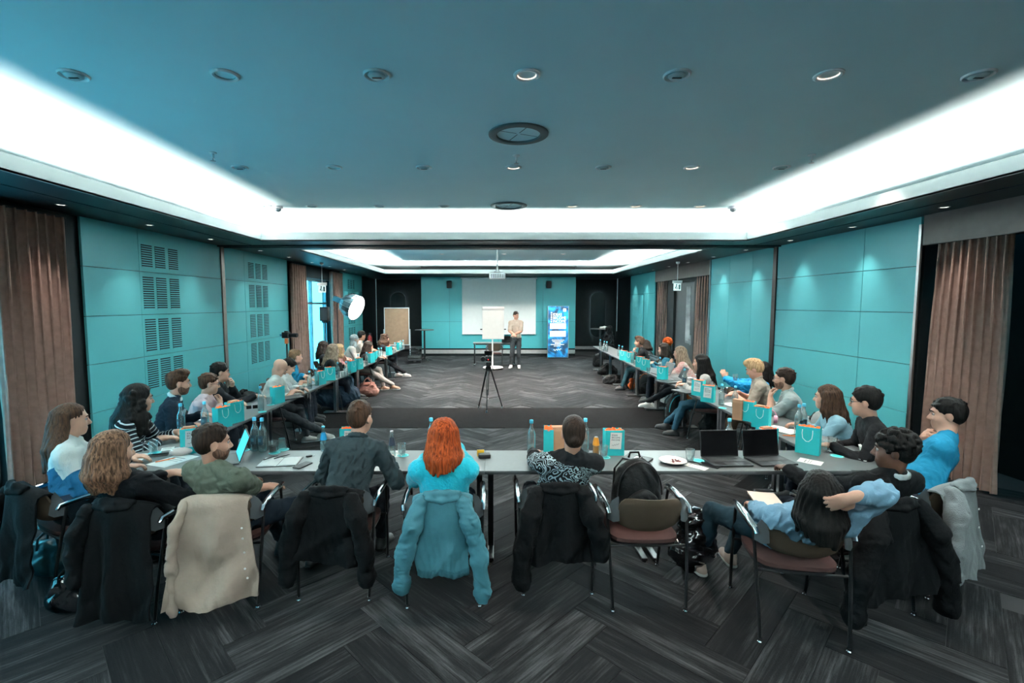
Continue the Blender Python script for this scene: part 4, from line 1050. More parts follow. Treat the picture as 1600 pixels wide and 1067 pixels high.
def mk_box():
    t = thing('kraft_box', '', 'box'); MB().box((-.050, -.032, 0), (.050, .032, .225)).build('carton', KRAFT, t, False); MB().box((-.0505, -.0325, .19), (.0505, .0325, .226)).build('lid', mat('kraft_lid', (.46, .25, .15), .8), t, False); return t
# ------------------------------------------------------------------ people, their chairs, and coats on the chairs
LAST = []
def seated(label, px, py, hz, ch, bear, chair_label, **kw):
    """person on a chair standing at ch = (x, y); the trunk runs from the seat to the head seen at (px, py)"""
    b = RAD(bear); fw = (math.sin(b), math.cos(b)); rt = (math.cos(b), -math.sin(b)); Hw = at(px, py, hz)
    cb = kw.pop('cbear', bear); cf = (math.sin(RAD(cb)), math.cos(RAD(cb))); off = kw.pop('poff', -.06)
    pel = (ch[0]+cf[0]*off, ch[1]+cf[1]*off); dx, dy = Hw[0]-pel[0], Hw[1]-pel[1]
    LAST[:] = [ch[0], ch[1], cb]
    if chair_label: chair(chair_label, ch[0], ch[1], cb)
    return person(label, px, py, hz, bear, lean=dx*fw[0]+dy*fw[1], sideways=dx*rt[0]+dy*rt[1], **kw)
def feet_chair(p1, p2):
    a, b = at(*p1, 0), at(*p2, 0); d = (b-a).normalized(); fw = Vector((-d.y, d.x, 0)); c = (a+b)/2+fw*.285
    return (c.x, c.y), math.degrees(math.atan2(fw.x, fw.y))
BK = 'armchair under '
NR = .0075
# --- front row, backs to the camera
c1 = (-3.02, 3.40)
seated('person in a white and blue colour-block jumper at the left table end', 112, 655, 1.13, c1, 46, 'armchair at the far left under a black coat', cbear=28, seat=.43, hb=50, hp=4, hair=('long', 'brown', .002, .44, 1.35), shb=55,
       top=('jumper', 'block', along_mat('colour_block_knit', ((0, (.62, .64, .62)), (.205, (.008, .075, .16)), (.42, (.01, .02, .04)), (.9, (.01, .015, .03))))), sleeve=1.9, L=('t', -.14, .36), R=('t', .16, .30), h=NR, wd=1.06, fat=.018, trous=(.008, .012, .016))
c2 = (-2.30, 3.17)
seated('person in a black top in front of the long black coat', 178, 703, 1.08, c2, 12, 'armchair hidden under the long black coat', seat=.43, hb=34, hp=8, hair=('bob', 'high', .006, .30), top=('top', 'black_top', (.0028, .003, .004)), sleeve=1.75,
       L=('p', -.14, .30, .76), R=('p', .22, .24, .76), h=NR, wd=1.10, fat=.018, shoes=(.30, .05, .03))
c3, b3 = feet_chair((285, 957), (402, 949))
seated('person in an olive green T-shirt in front of the beige shirt, facing right', 333, 691, 1.09, c3, 14, 'armchair under the beige overshirt', cbear=b3, seat=.43, hb=54, hp=4, shb=22, hair=('short', 'dark', .004), beard='stubble',
       top=('t_shirt', 'olive_tee', (.062, .075, .058)), sleeve=.78, L=('p', .08, .24, .66), R=('p', -.06, .26, .68), poleR=(1, -.2, -.5), h=NR, wd=1.24, fat=.016, wr=.005, trous=(.012, .02, .03), legs=[(-.02, .52, .09), (.34, .42, .09)])
c4, b4 = feet_chair((466, 938), (578, 938))
seated('person in a charcoal shirt leaning onto the table over the black jacket', 563, 652, 1.16, c4, 6, 'armchair under the black jacket left of centre', cbear=b4, poff=-.03, hb=16, hp=6, hair=('short', 'brown', .002), top=('shirt', 'charcoal_shirt', (.020, .030, .034)), sleeve=1.9,
       L=('t', -.22, .42), R=('t', .23, .34), h=NR, wd=1.02, collar=(.020, .031, .036), wr=.006)
c5, b5 = feet_chair((634, 950), (752, 947))
seated('person in a turquoise knit jumper resting the chin on one hand', 694, 683, 1.095, c5, 0, 'armchair under the teal bomber jacket', cbear=b5, seat=.43, hb=12, hp=6, hair=('long', 'red', .012, .27), top=('jumper', 'turquoise', cloth('turquoise_knit', (.015, .46, .60), .8, 70, .95, .3)), sleeve=1.93,
       L=('t', -.20, .42), R=('h', .150, .05, -.205, (-.32, -.1, 1), (-1, .3, 0)), h=NR, wd=1.02, fat=.018, poleR=(.8, .3, -1), shoes=(.35, .15, .08))
c6, b6 = feet_chair((812, 930), (930, 928))
seated('person in a black top with a pale ornamental print across the back', 896, 676, 1.115, c6, 0, 'armchair under the black hooded jacket right of centre', cbear=b6, seat=.43, hb=4, hp=6, hair=('bun', 'dark', .0), top=('top', 'ornament', print_mat('ornament_print', (.006, .007, .008), (.40, .52, .56), 10, .02, .36, .055)), sleeve=1.93,
       L=('t', -.12, .44), R=('t', .12, .44), h=NR, wd=1.04, fat=.016)
ce, be = feet_chair((957, 955), (1072, 955))
chair('empty armchair with a brown back and a backpack on its seat', ce[0], ce[1], be)
c7, b7 = feet_chair((1187, 1003), (1327, 1019))
P7, I7 = seated('person in a denim shirt slouching with one hand behind the head', 1281, 769, .975, c7, -4, 'armchair with uncovered back under the slouching person in denim', cbear=b7, poff=.10, seat=.42, hb=24, hp=-14, hr=-3, shb=14, hair=('long', 'black', .006, .27, 1.5), top=('denim_shirt', 'denim_shirt', (.13, .24, .33)), sleeve=1.84,
       L=('p', -.06, .22, .60), R=('h', .120, -.150, .095, (-.82, .06, -.56), (-.05, 1, 0)), poleR=(1, .1, .25), poleL=(-.6, -.2, -1), h=NR, wd=.98, fat=.018, wr=.007, hcurl=(.7, .32), trous=(.010, .025, .035), trname='jeans', shoes=(.42, .30, .25), legs=[(-.32, .42, .09), (-.02, .52, .09)])
c8, b8 = feet_chair((1326, 973), (1428, 961))
seated('person in a black jumper with white collar above the black coat', 1397, 703, 1.08, c8, -14, 'armchair under the black coat beside the right corner', cbear=b8, seat=.43, hb=-52, hp=3, shb=-12, sk='dark', hair=('afro', 'black', .004), top=('jumper', 'black_jumper', (.003, .0034, .004)), sleeve=1.93, collar=(.60, .64, .64),
       L=('t', -.2, .36), R=('p', .14, .28, .70), h=NR, wd=1.12, fat=.018)
c9 = (3.04, 3.46)
P9, I9 = seated('person in a bright blue jumper, hands under the chin, before the curtain', 1480, 647, 1.16, c9, -44, 'armchair under the grey wool coat', cbear=-26, seat=.43, hb=-56, hp=4, hair=('short', 'black', .003), top=('jumper', 'blue_jumper', (.010, .15, .26)), sleeve=1.9,
       L=('h', -0.02, 0.135, -0.25), R=('h', 0.045, 0.13, -0.24), h=NR, wd=1.10, fat=.016, hcurl=(1.5, 1.3))
w_ = thing('wristwatch', 'black wristwatch on the person in bright blue', 'watch', tuple(I9['base']))
Wr = I9['arms'][0]; dv = unit(Wr[3]-Wr[2]); M_ = Vector(dv).to_track_quat('Z', 'Y').to_matrix().to_4x4(); M_.translation = Vector(Wr[3]-dv*.02)
MB().lathe([(.034, -.010), (.0365, -.010), (.0365, .010), (.034, .010)], 18, M_, False).build('strap', BLACKP, w_); MB().box((-.016, .034, -.018), (.016, .044, .018), M_).build('watch_case', BLACKP, w_)
# coats
CK = lambda n, c, b=.35, r=.85, s=55: mat(n, c, r, var=.08, scale=10, bump=b, bscale=s, spec=.12)
BLKC = CK('black_coat_cloth', (.0026, .003, .0036)); 
coat('coat', 'black coat with pale lining over the far left chair', c1[0], c1[1], 28, BLKC, wt=.21, wb=.25, hem=.16, tilt=.02, amp=.03, folds=4, sl=(.10, None), seed=3)
coat('coat', 'very long black coat covering the second chair from the left', c2[0], c2[1], 4, BLKC, wt=.215, wb=.255, hem=.075, tilt=.01, amp=.035, folds=5, sl=(.30, None), seed=4, slr=.06, spread=.01)
coat('overshirt', 'beige overshirt hanging over a chair to the floor', c3[0], c3[1], b3, CK('beige_cotton', (.225, .180, .148), .5, .9, 40), wt=.21, wb=.28, hem=.115, tilt=.035, amp=.042, folds=3.2, sl=(.06, None), seed=15, slr=.035, buttons=5, swag=.05, collar=False, spread=.02)
coat('jacket', 'black jacket hanging below the charcoal shirt', c4[0], c4[1], b4, BLKC, wt=.21, wb=.25, hem=.33, tilt=-.03, amp=.035, folds=4, sl=(.20, .20), seed=6, slr=.07)
TB = CK('teal_bomber_cloth', (.032, .110, .138), .45, .6, 30)
coat('jacket', 'teal bomber jacket with ribbed cuffs hanging on a chair', c5[0], c5[1], b5, TB, wt=.195, wb=.165, hem=.29, tilt=0, amp=.012, folds=3, sl=(.20, .13), seed=7, ruche=.0035, slr=.066, hemband=CK('teal_rib', (.028, .095, .12), .6, .8, 90), spread=.06)
coat('jacket', 'black hooded jacket hanging below the ornamental print', c6[0], c6[1], b6, BLKC, wt=.215, wb=.25, hem=.30, tilt=.0, amp=.03, folds=4, sl=(.14, .33), seed=8, slr=.075, spread=.05)
coat('coat', 'black coat hanging behind the white collar on the right', c8[0], c8[1], b8, BLKC, wt=.225, wb=.24, hem=.22, tilt=.03, amp=.035, folds=4, sl=(.10, .10), seed=9, slr=.08, spread=.11)
coat('coat', 'grey wool coat hanging behind the person in bright blue', c9[0], c9[1], -26, CK('grey_wool', (.12, .135, .14), .5, .95, 140), wt=.21, wb=.25, hem=.16, tilt=-.02, amp=.02, folds=3, sl=(.20, None), seed=10, slr=.07, buttons=3)
# --- left row
def lrow(y, out=.42): return (row_pt(-1, y, .5)+-out+.20*0, y)
def rrow(y, out=.42): return (row_pt(1, y, .5)+out, y)
HM2 = .010; HF = .0125
def lp(label, px, py, hz, cl, bear=75, out=.34, dy=0, **kw):
    Hw = at(px, py, hz); ch = (max(row_pt(-1, Hw.y, .5)-out, Hw.x-.14), Hw.y+dy)
    kw.setdefault('h', HM2 if Hw.y < 8 else HF); kw.setdefault('hb', bear-22); return seated(label, px, py, hz, ch, bear, cl, **kw)
def rp(label, px, py, hz, cl, bear=-75, out=.34, dy=0, **kw):
    Hw = at(px, py, hz); ch = (min(row_pt(1, Hw.y, .5)+out, Hw.x+.14), Hw.y+dy)
    kw.setdefault('h', HM2 if Hw.y < 8 else HF); kw.setdefault('hb', bear+20); return seated(label, px, py, hz, ch, bear, cl, **kw)
CL = lambda s: 'armchair occupied by the person in '+s
lp('person in a black top with white stripes by the vented wall', 217, 622, 1.16, CL('the striped top'), 70, hb=48, hp=6, hair=('curly', 'black', .012, .36), top=('striped_top', 'stripes', along_mat('striped_jersey', ((0, (.006, .007, .010)), (.74, (.62, .66, .66))), .036)), sleeve=1.75, L=('t', -.10, .44), R=('t', .10, .36), wd=1.04, fat=.018, h=.008)
I = lp('person in a navy jumper with white shirt collar and pale chest letters', 279, 598, 1.18, CL('the lettered navy jumper'), 62, hb=52, hp=4, hair=('quiff', 'brown', .002), beard='stubble', collar=(.68, .70, .68), top=('jumper', 'navy_jumper', (.006, .012, .020)), sleeve=1.9, L=('t', -.1, .36), R=('p', .16, .30, .74), h=.008)[1]
r0 = bpy.context.scene.objects[[o.name for o in C.objects if o.get('label', '').startswith('person in a navy jumper')][0]]
sf, sr, u = (Vector(v) for v in (I['sf'], I['sr'], I['u'])); Mt = Matrix([list(sr)+[0], list(u)+[0], list(sf)+[0], [0, 0, 0, 1]]).transposed(); Mt.translation = Vector(I['N'])+sf*.118-u*.155-sr*.05
text_mesh('MU', .085, 'chest_lettering', mat('pale_blue_ink', (.40, .62, .68), .7), r0, Mt, .012)
lp('person in a pale pink shirt and glasses, hand at the chin', 327, 599, 1.06, CL('the pale pink shirt'), 72, hb=56, hp=8, hair=('short', 'brown', .001), glasses=(.01, .01, .012), top=('shirt', 'pink_shirt', (.56, .42, .43)), sleeve=1.9, L=('t', -.10, .42), R=('h', 0.03, 0.135, -0.24), hcurl=(.7, 1.4), wr=.006, out=.30)
lp('person in a black jumper with a hand over the nose, left row', 344, 581, 1.13, CL('the black jumper behind the pink shirt'), 68, hb=54, hp=6, hair=('short', 'black', .004), top=('jumper', 'black_jumper_b', (.007, .008, .010)), sleeve=1.93, L=('h', 0.01, 0.145, -0.185), R=('t', .10, .46), hcurl=(1.2, .5), dy=.06, out=.36)
lp('person in a white T-shirt bending low over a notebook', 437, 574, 1.12, CL('the nearer white T-shirt'), 76, hb=66, hp=38, hair=('bald', 'dark'), top=('t_shirt', 'white_tee', (.62, .64, .60)), sleeve=.75, L=('t', -.12, .42), R=('t', .12, .38), wd=1.08, trous=(.02, .022, .025), shoes=(.45, .42, .38), legs=[(-.10, .50, .09), (.16, .92, .10)], out=.32)
coat('jacket', 'black jacket over the chair of the nearer white T-shirt', LAST[0], LAST[1], LAST[2], BLKC, hem=.35, sl=(None, .3), seed=21)
lp('person in a white T-shirt half hidden behind another white T-shirt', 451, 572, 1.04, CL('the farther white T-shirt'), 76, hb=64, hp=30, hair=('short', 'black', .004), top=('t_shirt', 'white_tee_b', (.60, .61, .60)), sleeve=.75, L=('t', -.12, .42), R=('t', .12, .36), out=.32, dy=.08)
lp('person in a bright blue jacket with crossed arms, left row', 462, 557, 1.12, CL('the bright blue jacket'), 72, hb=50, hp=4, hair=('short', 'lbrown', .001), sk='pink', top=('jacket', 'blue_jacket', (.012, .19, .33)), sleeve=1.95, L=('p', .12, .30, .80), R=('p', -.10, .28, .78), wr=.007, fat=.02, out=.36)
lp('person in black partly hidden near the bright window', 506, 541, 1.08, CL('black by the bright window'), 75, hb=50, hair=('long', 'dark', .006, .34), top=('jumper', 'black_c', (.008, .008, .010)), sleeve=1.9, out=.46)
lp('person in a black jumper propping the chin on a raised hand', 521, 547, 1.12, CL('black with a raised hand'), 72, hb=50, hair=('long', 'ash', .005, .36), top=('jumper', 'black_d', (.007, .008, .009)), sleeve=1.9, R=('h', 0.04, 0.125, -0.235), hcurl=(.7, 1.2), shoes=(.012, .012, .014))
lp('person in a dusty pink shirt behind the raised hand', 531, 546, 1.06, CL('the dusty pink shirt'), 72, hb=50, hair=('long', 'blond', .002, .26), top=('shirt', 'dusty_pink', (.40, .20, .19)), sleeve=1.9, L=('h', -0.02, 0.125, -0.235), dy=.25)
lp('person wearing a grey headscarf and a white top, far left row', 554, 530, 1.14, CL('the grey headscarf'), 75, hb=48, hair=('scarf', 'grey'), top=('shirt', 'white_top', (.6, .56, .52)), sleeve=1.9, out=.44)
lp('person in a cream shirt beside the grey headscarf', 565, 524, 1.18, CL('the cream shirt'), 75, hb=48, hair=('short', 'black', .004), sk='tan', top=('shirt', 'cream_shirt', (.55, .48, .42)), sleeve=1.9, out=.44)
lp('person in black leaning far over the table, left row', 576, 541, 1.04, CL('black leaning over the table'), 78, hb=56, hp=10, hair=('long', 'dark', .008, .30), top=('jumper', 'black_e', (.007, .008, .009)), sleeve=1.9, L=('t', -.1, .46), R=('t', .14, .42), out=.32, trous=(.30, .28, .26), legskin='tan', trname='trousers', shoes=(.30, .18, .12), legs=[(-.1, .5, .09), (.12, .78, .10)])
lp('person in a black blouse, hand at the chin, last in the left row', 602, 528, 1.08, CL('the black blouse'), 75, hb=52, hair=('curly', 'brown', .006, .24), top=('blouse', 'black_blouse', (.016, .016, .018)), sleeve=1.9, R=('h', 0.03, 0.13, -0.24), hcurl=(.7, 1.3), trous=(.01, .01, .012), shoes=(.62, .62, .6), legs=[(-.1, .5, .09), (.12, .72, .09)])
chair('empty armchair near the far end of the left row', row_pt(-1, 12.15, .5)-.26, 12.1, 80)
ce2 = (row_pt(-1, 8.75, .5)-.36, 8.72); chair('armchair under a black jacket before the window curtain', ce2[0], ce2[1], 80)
coat('jacket', 'black jacket over an empty chair before the window curtain', ce2[0], ce2[1], 80, BLKC, hem=.35, sl=(.3, .3), seed=23)
# --- right row
rp('person in a black jumper with a white badge and glasses', 1352, 627, 1.18, CL('the badged black jumper'), -66, hb=-50, hp=6, hair=('short', 'black', .006), glasses=(.02, .015, .015), top=('jumper', 'black_f', (.007, .007, .008)), sleeve=1.93, L=('t', -.14, .42), R=('p', .10, .34, .74), wd=1.08, badge=(-.08, .20, .075, .05), h=.008)
rp('person in a light blue denim shirt with a yellowish badge', 1292, 620, 1.08, CL('the light blue denim shirt'), -66, hb=-52, hp=3, hair=('long', 'brown', .003, .31), top=('denim_shirt', 'light_denim', (.24, .42, .50)), sleeve=1.9, L=('t', -.12, .40), R=('p', .12, .34, .75), collar=(.24, .42, .50), badge=(-.07, .14, .075, .04), h=.008)
rp('person in a grey polo shirt and glasses, fist at the mouth', 1225, 591, 1.15, CL('the grey polo shirt'), -64, hb=-48, hp=3, hair=('short', 'dark', .001), glasses=(.02, .018, .018), beard='stubble', top=('polo_shirt', 'grey_polo', (.22, .26, .26)), sleeve=.8, L=('h', -0.03, 0.135, -0.23), R=('p', -.10, .34, .80), hcurl=(1.5, .7), collar=(.30, .35, .35))
coat('jacket', 'pale grey jacket over the chair of the grey polo shirt', LAST[0], LAST[1], LAST[2], CK('pale_grey_cloth', (.26, .28, .28), .4, .9, 60), hem=.3, sl=(.28, None), seed=22)
rp('person in a beige short-sleeved shirt looking down at the table', 1179, 576, 1.15, CL('the beige short-sleeved shirt'), -66, hb=-56, hp=24, sk='pink', hair=('quiff', 'blond', .008), top=('shirt', 'sand_shirt', (.235, .200, .165)), sleeve=.85, collar=(.235, .200, .165), L=('t', -.12, .40), R=('t', .12, .36), wd=1.1, trous=(.10, .055, .035), legs=[(-.14, .50, .09), (.12, .56, .09)], out=.36)
rp('person in a shiny blue jacket holding a glass with both hands', 1191, 578, 1.03, CL('the shiny blue jacket'), -74, hb=-58, hp=6, hair=('long', 'black', .006, .3), top=('jacket', 'shiny_blue_jacket', cloth('shiny_blue', (.012, .24, .50), .6, 40, .4)), sleeve=1.92, L=('p', -.04, .30, .86, (.1, .3, 1), (.9, .3, 0)), R=('p', .09, .28, .86, (-.1, .3, 1), (-.9, .3, 0)), wr=.009, fat=.022, out=.50, dy=.25)
rp('person in a grey jumper with dark lap, right row', 1095, 566, 1.13, CL('the grey jumper'), -66, hb=-60, hp=4, hair=('long', 'black', .006, .42), top=('jumper', 'grey_jumper', (.30, .30, .29)), sleeve=1.9, out=.34, shoes=(.015, .015, .017), trous=(.02, .06, .09), legs=[(-.14, .52, .09), (.16, .66, .10)])
rp('person in a pink and white patterned blouse with raised hands', 1062, 551, 1.10, CL('the patterned blouse'), -66, hb=-58, hp=4, hair=('long', 'ash', .006, .46), top=('blouse', 'floral', print_mat('floral_print', (.62, .22, .20), (.70, .62, .58), 13, -9, 9, .09, (.66, .58, .54))), sleeve=1.6, L=('h', -0.05, 0.175, -0.235), R=('h', 0.05, 0.175, -0.235), hcurl=(.9, .9), fat=.02, trous=(.01, .01, .012), shoes=(.60, .60, .57), legs=[(-.18, .72, .14), (.1, .62, .09)])
rp('person in a petrol blue top and glasses behind the patterned blouse', 1037, 545, 1.10, CL('the petrol blue top'), -66, hb=-58, hair=('long', 'dark', .004, .3), glasses=(.02, .02, .02), top=('top', 'petrol_top', (.02, .10, .14)), sleeve=1.9, out=.36, h=.011)
rp('person in dark clothing sitting back by the door curtain', 1042, 536, 1.10, CL('dark clothing by the door curtain'), -66, hb=-58, hair=('afro', 'orange', .0), top=('top', 'dark_top', (.02, .03, .035)), sleeve=1.9, out=.52)
rp('person in a black jumper, hand at the chin, far right row', 999, 534, 1.13, CL('the black jumper at the far right'), -72, hb=-62, hp=4, hair=('quiff', 'brown', .004), top=('jumper', 'black_g', (.009, .009, .010)), sleeve=1.9, L=('h', -0.02, 0.14, -0.235), R=('t', .05, .46), hcurl=(1.4, .7), trous=(.02, .05, .06), shoes=(.02, .02, .022), legs=[(-.14, .55, .09), (.12, .50, .09)])
rp('person almost hidden behind the far black jumper', 1008, 538, 1.01, CL('dark grey at the far right'), -72, hb=-62, hair=('long', 'dark', .0, .2), top=('jumper', 'dark_grey_g', (.03, .03, .032)), sleeve=1.9, dy=.1, out=.42)
# --- the speaker
pr = at(805, 575, 0)
PR, IPR = person('person standing in front in a beige polo shirt, hands together', 0, 0, bear=190, hb=150, hp=10, head=(pr.x+.02, pr.y, 1.655), lean=.01, stand=True, hair=('short', 'dark', .002), top=('polo_shirt', 'beige_polo', (.42, .35, .29)), sleeve=.85, trous=(.022, .023, .025),
       shoes=(.72, .73, .72), L=('p', .02, .24, 1.08), R=('p', .02, .27, 1.07), legs=[(-.10, .02, .09, 0, 1, 0), (.15, .04, .09, 0, 1, 0)], h=.010, wd=1.0, collar=(.55, .46, .38), hcurl=(1.1, 1.1), poleL=(-1, -.4, -.3), poleR=(1, -.4, -.3))
# ------------------------------------------------------------------ things at the far end of the room
ys = YB-.05
t = thing('projection_screen', 'large white projection screen hanging on the teal back wall', 'screen', (.2, ys, 3.0))
MB().box((-1.415, -.008, -2.13), (1.415, -.004, 0)).build('screen_cloth', mat('screen_cloth', (.70, .75, .74), .8, var=.02), t, False)
MB().tube([(-1.46, -.005, .0), (1.46, -.005, .0)], .035, 10).build('roller_case', WHITEP, t); MB().tube([(-1.42, -.006, -2.14), (1.42, -.006, -2.14)], .014, 8).build('bottom_bar', WHITEP, t)
for x, lab in ((-1.70, 'left'), (2.10, 'right')):
    t = thing('wall_loudspeaker', f'small black loudspeaker high on the back wall, {lab} of the screen', 'loudspeaker', (x, YB-.02, 2.78), 0, 'pair of wall loudspeakers')
    M = R3('X', .25); MB().rbox((-.09, -.19, -.13), (.09, -.02, .13), .02, M).build('cabinet', BLACKP, t); MB().box((-.08, -.195, -.12), (.08, -.19, .12), M).build('grill', mat('speaker_grill', (.02, .02, .02), .8, bump=.4, bscale=400), t, False)
    MB().box((-.03, -.06, -.03), (.03, .02, .03)).build('bracket', BLACKM, t, False)
# projector on its pole
p = Vector((.05, 11.9, 0)); p.x = (777-771.5)/745*11.9
t = thing('projector', 'white projector hanging on a pole below the far ceiling', 'projector', (p.x, p.y, 2.70))
MB().rbox((-.20, -.17, -.075), (.20, .17, .075), .04).build('body', WHITEP, t); MB().tube([(0, 0, .07), (0, 0, ZC-2.70)], .022, 10).build('pole', WHITEP, t)
MB().lathe([(.07, ZC-2.70), (.07, ZC-2.72), (.03, ZC-2.73)], 16).build('ceiling_plate', WHITEP, t)
m = MB()
for k_ in range(7): m.box((-.15+k_*.045, -.176, -.05), (-.13+k_*.045, -.168, .04))
m.build('vent_slots', mat('projector_dark', (.06, .06, .065), .6), t, False); MB().lathe([(.04, 0), (.045, .03), (.03, .035)], 16, Tm(.11, .17, 0) @ R3('X', -math.pi/2)).build('lens', SCREENB, t)
MB().box((-.09, -.03, .075), (.09, .03, .10)).tube([(-.07, 0, .09), (0, 0, .20)], .008).tube([(.07, 0, .09), (0, 0, .20)], .008).build('mount', BLACKM, t)
# flip chart
f0 = at(768, 576, 0); t = thing('flip_chart', 'white flip chart with blank paper beside the standing person', 'flip chart', (f0.x+.05, f0.y, 0), .06)
MB().box((-.335, -.02, .93), (.335, 0, 1.92)).build('board', WHITEP, t, False); MB().box((-.325, -.032, .95), (.325, -.021, 1.83)).build('paper_pad', PAPER, t, False)
MB().rbox((-.34, -.04, 1.83), (.34, .01, 1.925), .01).build('clamp_bar', WHITEP, t); MB().tube([(-.02, .0, .06), (-.02, .0, 1.0)], .022, 10).build('column', WHITEP, t)
b = MB().lathe([(.30, .035), (.32, .05), (.30, .07), (.05, .09)], 28).build('base', WHITEP, t)
for a in range(5): MB().lathe([(.025, -.012), (.025, .012)], 10, Tm(.26*math.cos(a*1.257), .26*math.sin(a*1.257), .025) @ R3('Y', math.pi/2)).build('castor', BLACKP, t)
MB().box((-.40, -.03, 1.22), (-.335, -.0, 1.25)).box((.335, -.03, 1.22), (.40, 0, 1.25)).build('paper_hook', BLACKP, t, False)
# speaker's table
make_table(1.40, .55, BLACKM, "grey table behind the flip chart and the standing person", (.02, 15.75, 0), 0, group='other tables')
chair('armchair with a brown back at the table behind the flip chart', .02, 15.25, 0)
place('laptop_closed_b', mk_closed_laptop(), 'x', (0, 0, -5)); _x = PROTO.pop('laptop_closed_b'); [bpy.data.objects.remove(o) for o in list(_x.children_recursive)+[_x]]
MB_ = thing('laptop', 'open black laptop on the table behind the flip chart', 'laptop', (.42, 15.7, .7405), math.pi)
_l = mk_laptop(100)(); 
for ch in list(_l.children): ch.parent = MB_
bpy.data.objects.remove(_l)
place('bottle', mk_bottle(.12), 'water bottle on the table behind the flip chart', (.70, 15.62, .7405), 0, 'glass water bottles')
# lit banner
b0 = at(872, 557, 0); b0.y = 17.8; b0.x = (872-771.5)/745*17.8; t = thing('banner_display', 'lit blue banner display with white lettering', 'sign', (b0.x, b0.y, 0))
bm = bpy.data.materials.new('banner_blue'); bm.use_nodes = True; nt = bm.node_tree; bs = nt.nodes['Principled BSDF']
tc = nt.nodes.new('ShaderNodeTexCoord'); n1 = nt.nodes.new('ShaderNodeTexNoise'); n1.inputs['Scale'].default_value = 2.4; n1.inputs['Distortion'].default_value = 1.2; nt.links.new(tc.outputs['Object'], n1.inputs['Vector'])
rr = ramp(nt, ((.38, (.004, .025, .06)), (.5, (.005, .12, .30)), (.62, (.01, .30, .60)), (.75, (.03, .48, .75)))); nt.links.new(n1.outputs[0], rr.inputs[0]); nt.links.new(rr.outputs[0], bs.inputs['Base Color']); nt.links.new(rr.outputs[0], bs.inputs['Emission Color']); bs.inputs['Emission Strength'].default_value = .30
bw, bh = .375, 1.93
MB().box((-bw, -.03, .03), (bw, -.025, bh)).build('lit_panel', bm, t, False); MB().box((-bw-.02, -.024, 0), (bw+.02, .03, bh+.01)).box((bw, -.035, 0), (bw+.02, .03, bh+.01)).box((-bw-.02, -.035, 0), (-bw, .03, bh+.01)).build('frame', FRAMEA, t, False)
MB().box((-bw, -.2, 0), (bw, .2, .02)).build('base', BLACKM, t, False)
WI = mat('banner_white', (.9, .95, 1), .6, emit=.5, ecol=(.9, .97, 1)); Mb = Tm(0, -.031, 0) @ R3('X', math.pi/2)
for k_, s_ in enumerate(('IDEAS', 'BECOME', 'INCOME')): text_mesh(s_, .145, 'headline', WI, t, Mb @ Tm(-.20, 1.575-.125*k_, 0), .001, (.88, 1))
for k_ in range(5): MB().box((-.275, -.033, 1.34+.08*k_), (-.225, -.031, 1.39+.08*k_)).build('side_letter', WI, t, False)
MB().box((-.30, -.033, 1.09), (.285, -.031, 1.30)).build('blank_field', WI, t, False); MB().box((-.30, -.033, .80), (.285, -.031, 1.01)).build('blank_field', WI, t, False)
for k_, (w0, w1) in enumerate(((-.23, .24), (-.20, .18), (-.12, .10), (-.27, .23), (-.15, .12))):
    m = MB(); x = w0; r_ = random.Random(k_)
    while x < w1-.02: w = r_.uniform(.02, .07); m.box((x, -.033, .655-.055*k_), (min(x+w, w1), -.031, .68-.055*k_)); x += w+.012
    m.build('small_print', WI, t, False)
MB().tube([Vector((-.17+.03*q, -.033, .29+.035*math.sin(q*2.2)+.004*q)) for q in range(11)], .008, 5).build('signature', WI, t)
m = MB(); m.rbox((.18, 1.73, -.001), (.29, 1.85, .001), .02, Mb); m.build('emblem', WI, t)
MB().box((.205, -.0335, 1.76), (.225, -.032, 1.82)).box((.235, -.0335, 1.76), (.265, -.032, 1.80)).build('emblem_mark', bm, t, False)
# pinboard
pb = at(620, 556, 0); pb.y = 16.4; pb.x = -(771.5-620)/745*pb.y
t = thing('pinboard', 'tall brown pinboard in a white frame at the far left', 'pinboard', (pb.x, pb.y, 0), .12)
MB().box((-.40, -.02, .62), (.40, .02, 1.86)).build('board', mat('brown_pin_felt', (.32, .19, .12), .95, bump=.3, bscale=200), t, False)
MB().box((-.425, -.028, .60), (-.40, .028, 1.89)).box((.40, -.028, .60), (.425, .028, 1.89)).box((-.425, -.028, 1.86), (.425, .028, 1.89)).box((-.425, -.028, .59), (.425, .028, .62)).build('frame', WHITEP, t, False)
for s in (-1, 1): MB().box((s*.44-.015, -.02, .02), (s*.44+.015, .02, 1.15)).box((s*.44-.02, -.28, 0), (s*.44+.02, .28, .03)).build('leg', WHITEP, t, False)
